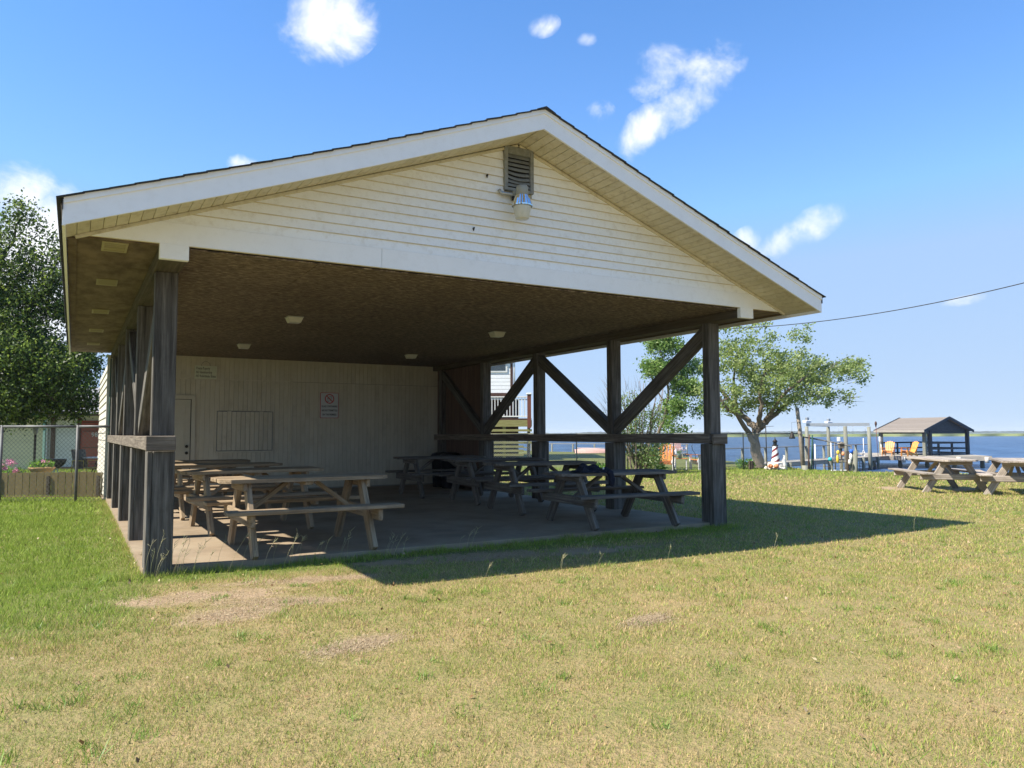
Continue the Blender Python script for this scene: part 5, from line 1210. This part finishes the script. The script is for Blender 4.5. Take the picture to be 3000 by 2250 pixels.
# swim ladder with white hoops
t_ = empty('dock_ladder', at(2540, 58.0, ZD), YAW, label='white swim ladder with arched hand rails at the dock edge', cat='ladder')
tubes('hand_rail', [([(x_, .2, 0), (x_, .2, .35), (x_ + .02, .1, .45), (x_, -.05, .35), (x_, -.1, -.9)], .03) for x_ in (-.75, -.35)], 'pwhite', t_, 7)
for q in range(5): beam('rung', (-.8, -.1, .25 - q * .25), (-.3, -.1, .25 - q * .25), .05, .05, 'pwhite', t_, 0)
t_2 = tubes('white_staff', [([(0, 0, 0), (0, 0, 1.35)], .03)], 'pwhite', None, 6); t_2.location = at(2526, 58.6, ZD); prop(t_2, 'thin white staff upright behind the swim ladder', 'staff')

# ------------------------------------------------------------------ adirondack chairs
def adirondack(loc, rz, slat, frame, lab, group=None):
    a = empty('adirondack_chair', loc, rz, label=lab, cat='garden chair', group=group)
    nS = 5
    for q in range(nS):   # back slats, fan shape with a round top
        u = (q - 2) / 2; x0 = u * .19; x1 = u * .27; Ln = .86 - .12 * u * u
        p0 = Vector((x0, .30, .22)); dv = Vector((x1 - x0, .34, .80)).normalized()
        beam('back_slat', p0, p0 + dv * Ln, .086, .02, slat, a, .004, Vector((0, -.92, .39)))
    for z_, y_ in ((.36, .395), (.66, .52), (.9, .615)): beam('back_rail', (-.3, y_ + .0, z_), (.3, y_ + .0, z_), .035, .075, frame, a, .003)
    for q in range(5): y = -.28 + q * .115; zz_ = .39 - q * .032; beam('seat_slat', (-.27, y, zz_), (.27, y, zz_), .1, .02, slat, a, .003)
    for s in (-1, 1):
        beam('side_rail', (s * .27, -.34, .35), (s * .27, .52, .06), .025, .12, frame, a, .004); beam('front_leg', (s * .31, -.28, 0), (s * .31, -.28, .56), .1, .03, frame, a, .004, (1, 0, 0))
        beam('armrest', (s * .35, -.42, .58), (s * .35, .40, .54), .13, .022, slat, a, .004); beam('rear_arm_post', (s * .31, .33, .1), (s * .33, .42, .56), .03, .07, frame, a, .004)
    return a
g1 = 'orange and white adirondack chairs by the fence'
adirondack(at(1946, 28.4, GZ - .05), YAW - R(18), 'orange', 'pwhite', 'orange and white adirondack chair with its back to the pavilion, beside the shrub', g1)
adirondack(at(2052, 29.0, GZ - .05), YAW - R(72), 'orange', 'pwhite', 'orange and white adirondack chair seen from the side next to the corner post', g1)
g2 = 'plain orange adirondack chairs on the dock'
adirondack(at(2597, 57.6, ZD), YAW - R(40), 'orangel', 'orangel', 'plain orange adirondack chair on the dock left of the gazebo', g2).scale = (1.1, 1.1, 1.12)
adirondack(at(2656, 57.2, ZD), YAW - R(80), 'orangel', 'orangel', 'plain orange adirondack chair seen sideways in front of the gazebo rail', g2).scale = (1.1, 1.1, 1.12)
adirondack(at(1982, 66, ZD), YAW + R(20), 'pink', 'pwhite', 'faded pink deck chair left on the far pier', 'pink deck chairs on the far pier')
adirondack(at(1994, 66.5, ZD), YAW + R(20), 'pink', 'pwhite', 'faded pink deck chair right on the far pier', 'pink deck chairs on the far pier')
t_ = empty('side_table', at(1992, 29.2, GZ - .05), YAW - R(12), label='small white side table with orange top between the adirondack chairs', cat='side table')
for q in range(4): beam('table_slat', (-.24, -.2 + q * .13, .42), (.24, -.2 + q * .13, .42), .12, .022, 'orange', t_, .003)
for sx in (-1, 1):
    for sy in (-1, 1): beam('leg', (sx * .2, sy * .2, 0), (sx * .2, sy * .2, .41), .04, .06, 'pwhite', t_, .003, (0, 1, 0))
    beam('apron', (sx * .2, -.2, .37), (sx * .2, .2, .37), .03, .07, 'pwhite', t_, .003)
t_ = empty('flower_pot', at(1989, 29.2, GZ - .05 + .434), label='pale green pot with a small plant on the side table', cat='flower pot')
lathe('pot', [(.07, 0), (.095, .16), (.1, .17), (.08, .17), (0, .15)], 'potgreen', t_, 14); leaves_mesh('plant', blob(rg, 14, (0, 0, .22), (.09, .09, .05)), 10, .02, .05, 9, 'leafshrub', t_)
t_ = tubes('garden_hook', [([(0, 0, 0), (-.02, 0, .3), (-.12, 0, .45), (-.15, 0, .6), (-.12, 0, .66)], .012)], 'darkmetal', None, 6); t_.location = at(2036, 28.9, GZ + .25); t_.rotation_euler = (0, 0, YAW); prop(t_, 'curly black iron hook beside the right adirondack chair', 'garden hook')
# upturned pink boat on the lawn
t_ = empty('upturned_boat', at(1742, 52, GZ - .05), YAW, label='upturned faded pink rowing boat on the far lawn edge', cat='boat')
V, F = [], []
for i_ in range(9):
    u = i_ / 8; w_ = .5 * math.sin(PI * (.12 + .88 * u) ** .8) + .03 if u < 1 else .02; x = -1.4 + 2.8 * u
    for q in range(7): a = PI * q / 6; V.append((x, w_ * math.cos(a), .05 + .33 * math.sin(a) * (w_ / .53) ** .5))
for i_ in range(8):
    for q in range(6): F.append((i_ * 7 + q, (i_ + 1) * 7 + q, (i_ + 1) * 7 + q + 1, i_ * 7 + q + 1))
pydata('hull', V, F, 'pink', t_, smooth=True); beam('keel', (-1.3, 0, .4), (1.25, 0, .36), .05, .05, 'pwhite', t_)

# lighthouse ornament, white heron, bell feeder
k = 29 / FPX
t_ = empty('lighthouse_ornament', at(2268, 29, .02), label='garden lighthouse with dark red spiral stripes and black lantern beside the tree', cat='garden ornament')
n = 40; rows = 30; H0, H1 = .18, .98
V = []; 
for i_ in range(rows + 1):
    z_ = H0 + (H1 - H0) * i_ / rows; r_ = .20 - .085 * i_ / rows
    for q in range(n): V.append((r_ * math.cos(2 * PI * q / n), r_ * math.sin(2 * PI * q / n), z_))
Fw, Fr = [], []
for i_ in range(rows):
    for q in range(n):
        f = (i_ * n + q, i_ * n + (q + 1) % n, (i_ + 1) * n + (q + 1) % n, (i_ + 1) * n + q)
        ph = (q / n * 2 - i_ / rows * 2.6) % 1.0
        (Fr if ph < .38 else Fw).append(f)
pydata('tower', V, Fw, 'pwhite', t_, smooth=True); pydata('spiral_stripe', [(v[0] * 1.02, v[1] * 1.02, v[2]) for v in V], Fr, 'maroon', t_, smooth=True)
t_.scale = (.78, .78, .78)
lathe('stone_base', [(.42, -.18), (.44, -.05), (.36, .14), (.22, .2), (0, .2)], 'stone', t_, 14)
lathe('gallery', [(.1, .97), (.15, .99), (.16, 1.02), (.0, 1.03)], 'darkmetal', t_, 14); lathe('lantern', [(.07, 1.02), (.07, 1.17), (.0, 1.17)], 'glass', t_, 10); lathe('dome', [(.13, 1.16), (.1, 1.22), (.04, 1.28), (.015, 1.34), (.01, 1.42)], 'darkmetal', t_, 12)
for a in range(6): tubes('lantern_bar', [([(.085 * math.cos(a), .085 * math.sin(a), 1.02), (.085 * math.cos(a), .085 * math.sin(a), 1.17)], .008)], 'darkmetal', t_, 5)
rr = random.Random(2)
for q in range(13):
    a = 2 * PI * q / 13; o = lathe('border_stone', [(.0, 0), (.06, .02), (.08, .07), (.05, .11), (0, .12)], 'stone', None, 8); o.location = at(2268, 29, GZ - .07) + Vector((.34 * math.cos(a), .34 * math.sin(a), 0)); o.rotation_euler = (0, 0, a); o.scale = (1.1, 1.2, 1 + rr.uniform(-.2, .3))
    prop(o, 'pale rounded stone in the ring around the lighthouse ornament', 'stone', 'stones ringing the lighthouse ornament')
for px, dd_, lab in ((2253, 28.6, 'orange ball left of the lighthouse base'), (2270, 28.55, 'orange ball right in front of the lighthouse base')):
    o = lathe('orange_ball', [(0, 0), (.07, .02), (.1, .07), (.085, .13), (.03, .16), (0, .165)], 'coral', None, 14); o.location = at(px, dd_, GZ + .02); prop(o, lab, 'ball', 'orange balls at the lighthouse')
t_ = empty('white_heron', at(2293, 28.8, GZ - .05), YAW, label='white heron statue standing right of the lighthouse ornament', cat='statue')
tubes('body', [([(.03, 0, .03), (.02, 0, .2), (-.02, 0, .34), (.0, 0, .45), (.01, 0, .52), (-.05, 0, .55)], [.05, .085, .075, .045, .04, .015])], 'pwhite', t_, 10)
tubes('legs', [([(.0, -.03, 0), (.02, -.02, .1)], .012), ([(.02, .03, 0), (.02, .02, .1)], .012)], 'stone', t_, 6)
hk = empty('hook_pole', at(2243, 28.5, GZ - .05), YAW, label='tall thin black hook pole just right of the tree trunk', cat='hook pole')
tubes('pole', [([(0, 0, 0), (-.02, 0, 1.65)], .018)], 'darkmetal', hk, 6); tubes('arm', [([(-.02, 0, 1.62), (.28, 0, 1.64)], .008)], 'darkmetal', hk, 5)
hk = empty('bell_feeder', at(2318, 28.6, GZ - .05), YAW, label='dark cone-shaped bell hanging from the arm on the leaning pole', cat='bell')
lathe('bell_cone', [(.03, 1.44), (.1, 1.22), (.125, 1.17), (.0, 1.17)], 'darkmetal', hk, 12); tubes('hanger', [([(0, 0, 1.42), (0, 0, 1.78), (.3, 0, 1.8)], .006)], 'darkmetal', hk, 5)
# short stakes by the trunk, green plants
for px, lab in ((2193, 'short dark stake left of the tree trunk'), (2199, 'thicker short stake close to the tree trunk')):
    o = beam('garden_stake', (0, 0, -.1), (0, 0, .36), .09, .09, 'barkd', None, .01, (0, 1, 0)); o.location = at(px, 29.0, GZ + .05); prop(o, lab, 'stake')
for (px, d, w_, h_, n, sd, mt_, lab) in ((2180, 29.6, .35, .22, 40, 61, 'leafbed', 'green leafy plant at the left foot of the wind-bent tree'), (2070, 29.2, .2, .18, 20, 62, 'leafshrub', 'small dark plant below the right adirondack chair'), (1750, 26.2, .35, .18, 30, 63, 'leafbed', 'low green weed clump along the fence in the right bays'), (1935, 27.3, .2, .15, 14, 64, 'leafbed', 'low weeds at the fence foot beside the shrub')):
    pl_ = leaves_mesh('leafy_plant', blob(np.random.default_rng(sd), n, (0, 0, h_ * .8), (w_, w_, h_)), 14, .05, .09, sd, mt_); pl_.location = at(px, d, GZ - .05); prop(pl_, lab, 'plant')

# power lines
def cable(name, a, b_, sag, r_, lab):
    a, b_ = Vector(a), Vector(b_); P = [a.lerp(b_, q / 24) - Vector((0, 0, sag * 4 * (q / 24) * (1 - q / 24))) for q in range(25)]
    return prop(tubes(name, [(P, r_)], 'darkmetal', None, 6), lab, 'cable', 'overhead cables')
def hz(px, py, d): p = at(px, d); p.z = EYE + (1265 - py) * d / FPX; return p
cable('power_cable', hz(3500, 690, 16), hz(2150, 958, 24), .4, .011, 'thin overhead cable running from the right edge to the pavilion roof')
cable('power_cable', hz(-500, 800, 26), hz(420, 740, 24), .2, .016, 'thin overhead cable crossing the oak at the left')

# ------------------------------------------------------------------ grass
def blades(name, x, y, h, w, seed, mat, label, lean=.6, z=None, curl=True):
    r_ = np.random.default_rng(seed); n = len(x)
    z = ground_z(x, y) if z is None else z
    a = r_.uniform(0, 2 * PI, n); b_ = r_.uniform(0, 2 * PI, n); ln = r_.uniform(.15, lean * 1.6, n) * h
    B = np.stack([x, y, z - .004], 1); S_ = np.stack([np.cos(a) * w / 2, np.sin(a) * w / 2, np.zeros(n)], 1)
    T = B + np.stack([np.cos(b_) * ln, np.sin(b_) * ln, h], 1)
    V = np.stack([B - S_, B + S_, T], 1).reshape(-1, 3); F = np.arange(n * 3).reshape(n, 3)
    o = np_mesh(name, V, F, mat, nv=3); return prop(o, label, kind='stuff')
def vnoise(x, y, s, seed):
    r_ = np.random.default_rng(seed); T_ = r_.uniform(0, 1, (64, 64)); u = x / s; v = y / s; i0 = np.floor(u).astype(int); j0 = np.floor(v).astype(int); fu = u - i0; fv = v - j0
    fu = fu * fu * (3 - 2 * fu); fv = fv * fv * (3 - 2 * fv); g_ = lambda a, b_: T_[a % 64, b_ % 64]
    return (g_(i0, j0) * (1 - fu) + g_(i0 + 1, j0) * fu) * (1 - fv) + (g_(i0, j0 + 1) * (1 - fu) + g_(i0 + 1, j0 + 1) * fu) * fv
rg = np.random.default_rng(99)
X, Y, H_, Wd = [], [], [], []
for d0, d1, dens, h, w in ((2.6, 5, 10500, .030, .0042), (5, 8, 6200, .034, .0058), (8, 13, 2700, .040, .009), (13, 20, 950, .05, .016), (20, 31, 300, .065, .028)):
    area = .5 * (d1 * d1 - d0 * d0) * (3500 / FPX); n = int(area * dens)
    d = np.sqrt(rg.uniform(d0 * d0, d1 * d1, n)); px = rg.uniform(-250, 3250, n); l_ = (px - 1500) / FPX * d
    x = CX + FWD.x * d + RGT.x * l_; y = CY + FWD.y * d + RGT.y * l_
    cl = vnoise(x, y, .16, 1) * .6 + vnoise(x, y, .05, 2) * .4
    pv = patch_val(x, y) + (vnoise(x, y, .22, 3) - .5) * 1.3
    keep = (pv < .55 + rg.uniform(-.2, .25, n)) | (rg.uniform(0, 1, n) < .07)
    keep &= rg.uniform(0, 1, n) < .35 + 1.0 * cl
    keep &= ~((x > -.06) & (x < 7.53) & (y > .0) & (y < 15.7))
    sr = shore_r(np.arctan2(px - 1500, np.full(n, FPX))); keep &= (np.hypot(d, l_) < sr + .1)
    x, y, cl = x[keep], y[keep], cl[keep]; n = len(x)
    lush = np.clip((-x * 1.3) * (y > -2.5), 0, 1); edge = np.exp(-((y + .06) / .16) ** 2) * (x > -.3) * (x < 7.9) * (y < .02)
    hh = h * .85 * (.45 + .9 * cl) * rg.uniform(.5, 1.35, n) * (1 + .7 * lush + 1.2 * edge * vnoise(x, y, .3, 7) * 1.6)
    X.append(x); Y.append(y); H_.append(hh); Wd.append(np.full(n, w) * rg.uniform(.6, 1.25, n))
X, Y, H_, Wd = map(np.concatenate, (X, Y, H_, Wd)); print('blades', len(X))
blades('grass', X, Y, H_, Wd, 7, 'blade', 'short mown grass blades over the lawn')
# scattered weed tufts and fresh green clumps
nt_ = 420; d = np.sqrt(rg.uniform(3.0 ** 2, 13 ** 2, nt_)); px = rg.uniform(-100, 3100, nt_); l_ = (px - 1500) / FPX * d
tx = CX + FWD.x * d + RGT.x * l_; ty = CY + FWD.y * d + RGT.y * l_; k = ~((tx > -.15) & (tx < 7.6) & (ty > -.1)); tx, ty = tx[k], ty[k]; nb2 = 34
rad_ = rg.uniform(.02, .07, len(tx)); x = np.repeat(tx, nb2) + rg.normal(0, 1, len(tx) * nb2) * np.repeat(rad_, nb2); y = np.repeat(ty, nb2) + rg.normal(0, 1, len(tx) * nb2) * np.repeat(rad_, nb2)
hh = np.repeat(rg.uniform(.03, .075, len(tx)), nb2) * rg.uniform(.5, 1.2, len(x)); k = ~((x > -.06) & (x < 7.53) & (y > 0)); x, y, hh = x[k], y[k], hh[k]
M['weed'] = leaf_mat('weed_tuft_blades', (.10, .18, .03), (.17, .28, .045), (.3, .4, .1), .35)
blades('weed_tufts', x, y, hh, np.full(len(x), .0065), 17, 'weed', 'fresh green weed tufts scattered through the lawn', lean=.9)
# fallen dead leaves and litter
n = 900; d = np.sqrt(rg.uniform(2.8 ** 2, 12 ** 2, n)); l_ = (rg.uniform(-100, 3100, n) - 1500) / FPX * d; x = CX + FWD.x * d + RGT.x * l_; y = CY + FWD.y * d + RGT.y * l_; k = ~((x > -.06) & (x < 7.6) & (y > -.02)); x, y = x[k], y[k]
M['deadleaf'] = leaf_mat('dead_leaf_litter', (.16, .09, .04), (.28, .17, .08), (.5, .4, .24), .1)
prop(leaves_mesh('leaf_litter', np.stack([x, y, ground_z(x, y) + .018], 1), 1, .004, .03, 18, 'deadleaf', aspect=.7, flat=2.5), 'small dead leaves scattered on the lawn', kind='stuff')
# denser grass growing against the slab edge
n = 5200; x = rg.uniform(-.4, 7.9, n); y = .0 - np.abs(rg.normal(0, .085, n)); k = vnoise(x, y * 0, .25, 11) > .3; x, y = x[k], y[k]; n = len(x)
blades('slab_edge_grass', x, y, rg.uniform(.03, .1, n) * (.4 + vnoise(x, y * 0, .2, 12)), np.full(n, .006), 8, 'blade', 'longer grass growing along the slab edge')
n = 3000; y = rg.uniform(-.3, 9.8, n); x = -.06 - np.abs(rg.normal(0, .06, n))
blades('slab_side_grass', x, y, rg.uniform(.03, .085, n), np.full(n, .007), 9, 'blade', 'longer grass growing along the left side of the slab')
# seed stalks
rr = random.Random(14); items = []
spots = [(rr.uniform(.0, 1.9), rr.uniform(-.26, -.05), rr.uniform(.22, .42)) for q in range(30)] + [(rr.uniform(2.0, 3.4), rr.uniform(-.3, -.04), rr.uniform(.12, .3)) for q in range(12)]
spots += [(rr.uniform(2.5, 6.5), rr.uniform(-2.1, -1.3), rr.uniform(.1, .2)) for q in range(14)] + [(rr.uniform(6, 11.5), rr.uniform(-2.2, -1.5), rr.uniform(.1, .22)) for q in range(16)] + [(rr.uniform(-.35, .1), rr.uniform(-.3, 0), rr.uniform(.2, .45)) for q in range(6)]
for x, y, h in spots:
    a = rr.uniform(-.6, .9); ln = h * rr.uniform(.15, .55); b0 = Vector((x, y, GZ)); tp = Vector((x + ln * math.cos(a), y + ln * math.sin(a) * .3, GZ + h)); md = b0.lerp(tp, .5) + Vector((-.03 * h, 0, .05 * h))
    items.append(([b0, md, tp], [.0015, .0013, .0009]))
    for q in range(rr.randint(2, 4)):
        u = rr.uniform(.72, .98); s = md.lerp(tp, (u - .5) * 2); e = s + Vector((rr.uniform(-.03, .06), rr.uniform(-.02, .02), rr.uniform(.02, .05))); items.append(([s, e], [.0022, .001]))
M['stalk'] = leaf_mat('seed_stalks', (.3, .31, .14), (.45, .41, .22), (.55, .5, .3), .2)
prop(tubes('tall_grass', items, 'stalk', None, 4), 'thin seed stalks of tall grass at the slab edge', kind='stuff')
# dry straw lying on the bare patches and dead grass litter
n = 24000; bi = rg.integers(0, 7, n); cxy = np.array([(b_[0], b_[1], b_[2], b_[3], b_[4]) for b_ in BARE[:7]])[bi]
u = rg.normal(0, .6, n) * cxy[:, 2]; v = rg.normal(0, .6, n) * cxy[:, 3]; x = cxy[:, 0] + u * np.cos(cxy[:, 4]) - v * np.sin(cxy[:, 4]); y = cxy[:, 1] + u * np.sin(cxy[:, 4]) + v * np.cos(cxy[:, 4])
k = ~((x > -.06) & (y > 0)); x, y = x[k], y[k]; n = len(x)
M['straw'] = leaf_mat('dry_straw', (.3, .22, .13), (.4, .31, .19), (.5, .4, .26), .1)
a = rg.uniform(0, 2 * PI, n); ln = rg.uniform(.01, .035, n); z = ground_z(x, y) + .003; B = np.stack([x, y, z], 1); D = np.stack([np.cos(a) * ln, np.sin(a) * ln, rg.uniform(0, .012, n)], 1); P_ = np.stack([-np.sin(a) * .0022, np.cos(a) * .0022, np.zeros(n)], 1)
Vv = np.stack([B - P_, B + P_, B + D], 1).reshape(-1, 3); prop(np_mesh('straw', Vv, np.arange(n * 3).reshape(n, 3), 'straw', nv=3), 'dry straw scattered on the bare ground', kind='stuff')

bpy.context.view_layer.update()

if HAZE:
    hb = box('haze', (-400, 2700), (-800, 2600), (WZ - 1.0, 14), 'haze'); prop(hb, 'thin summer haze over the water', kind='stuff')
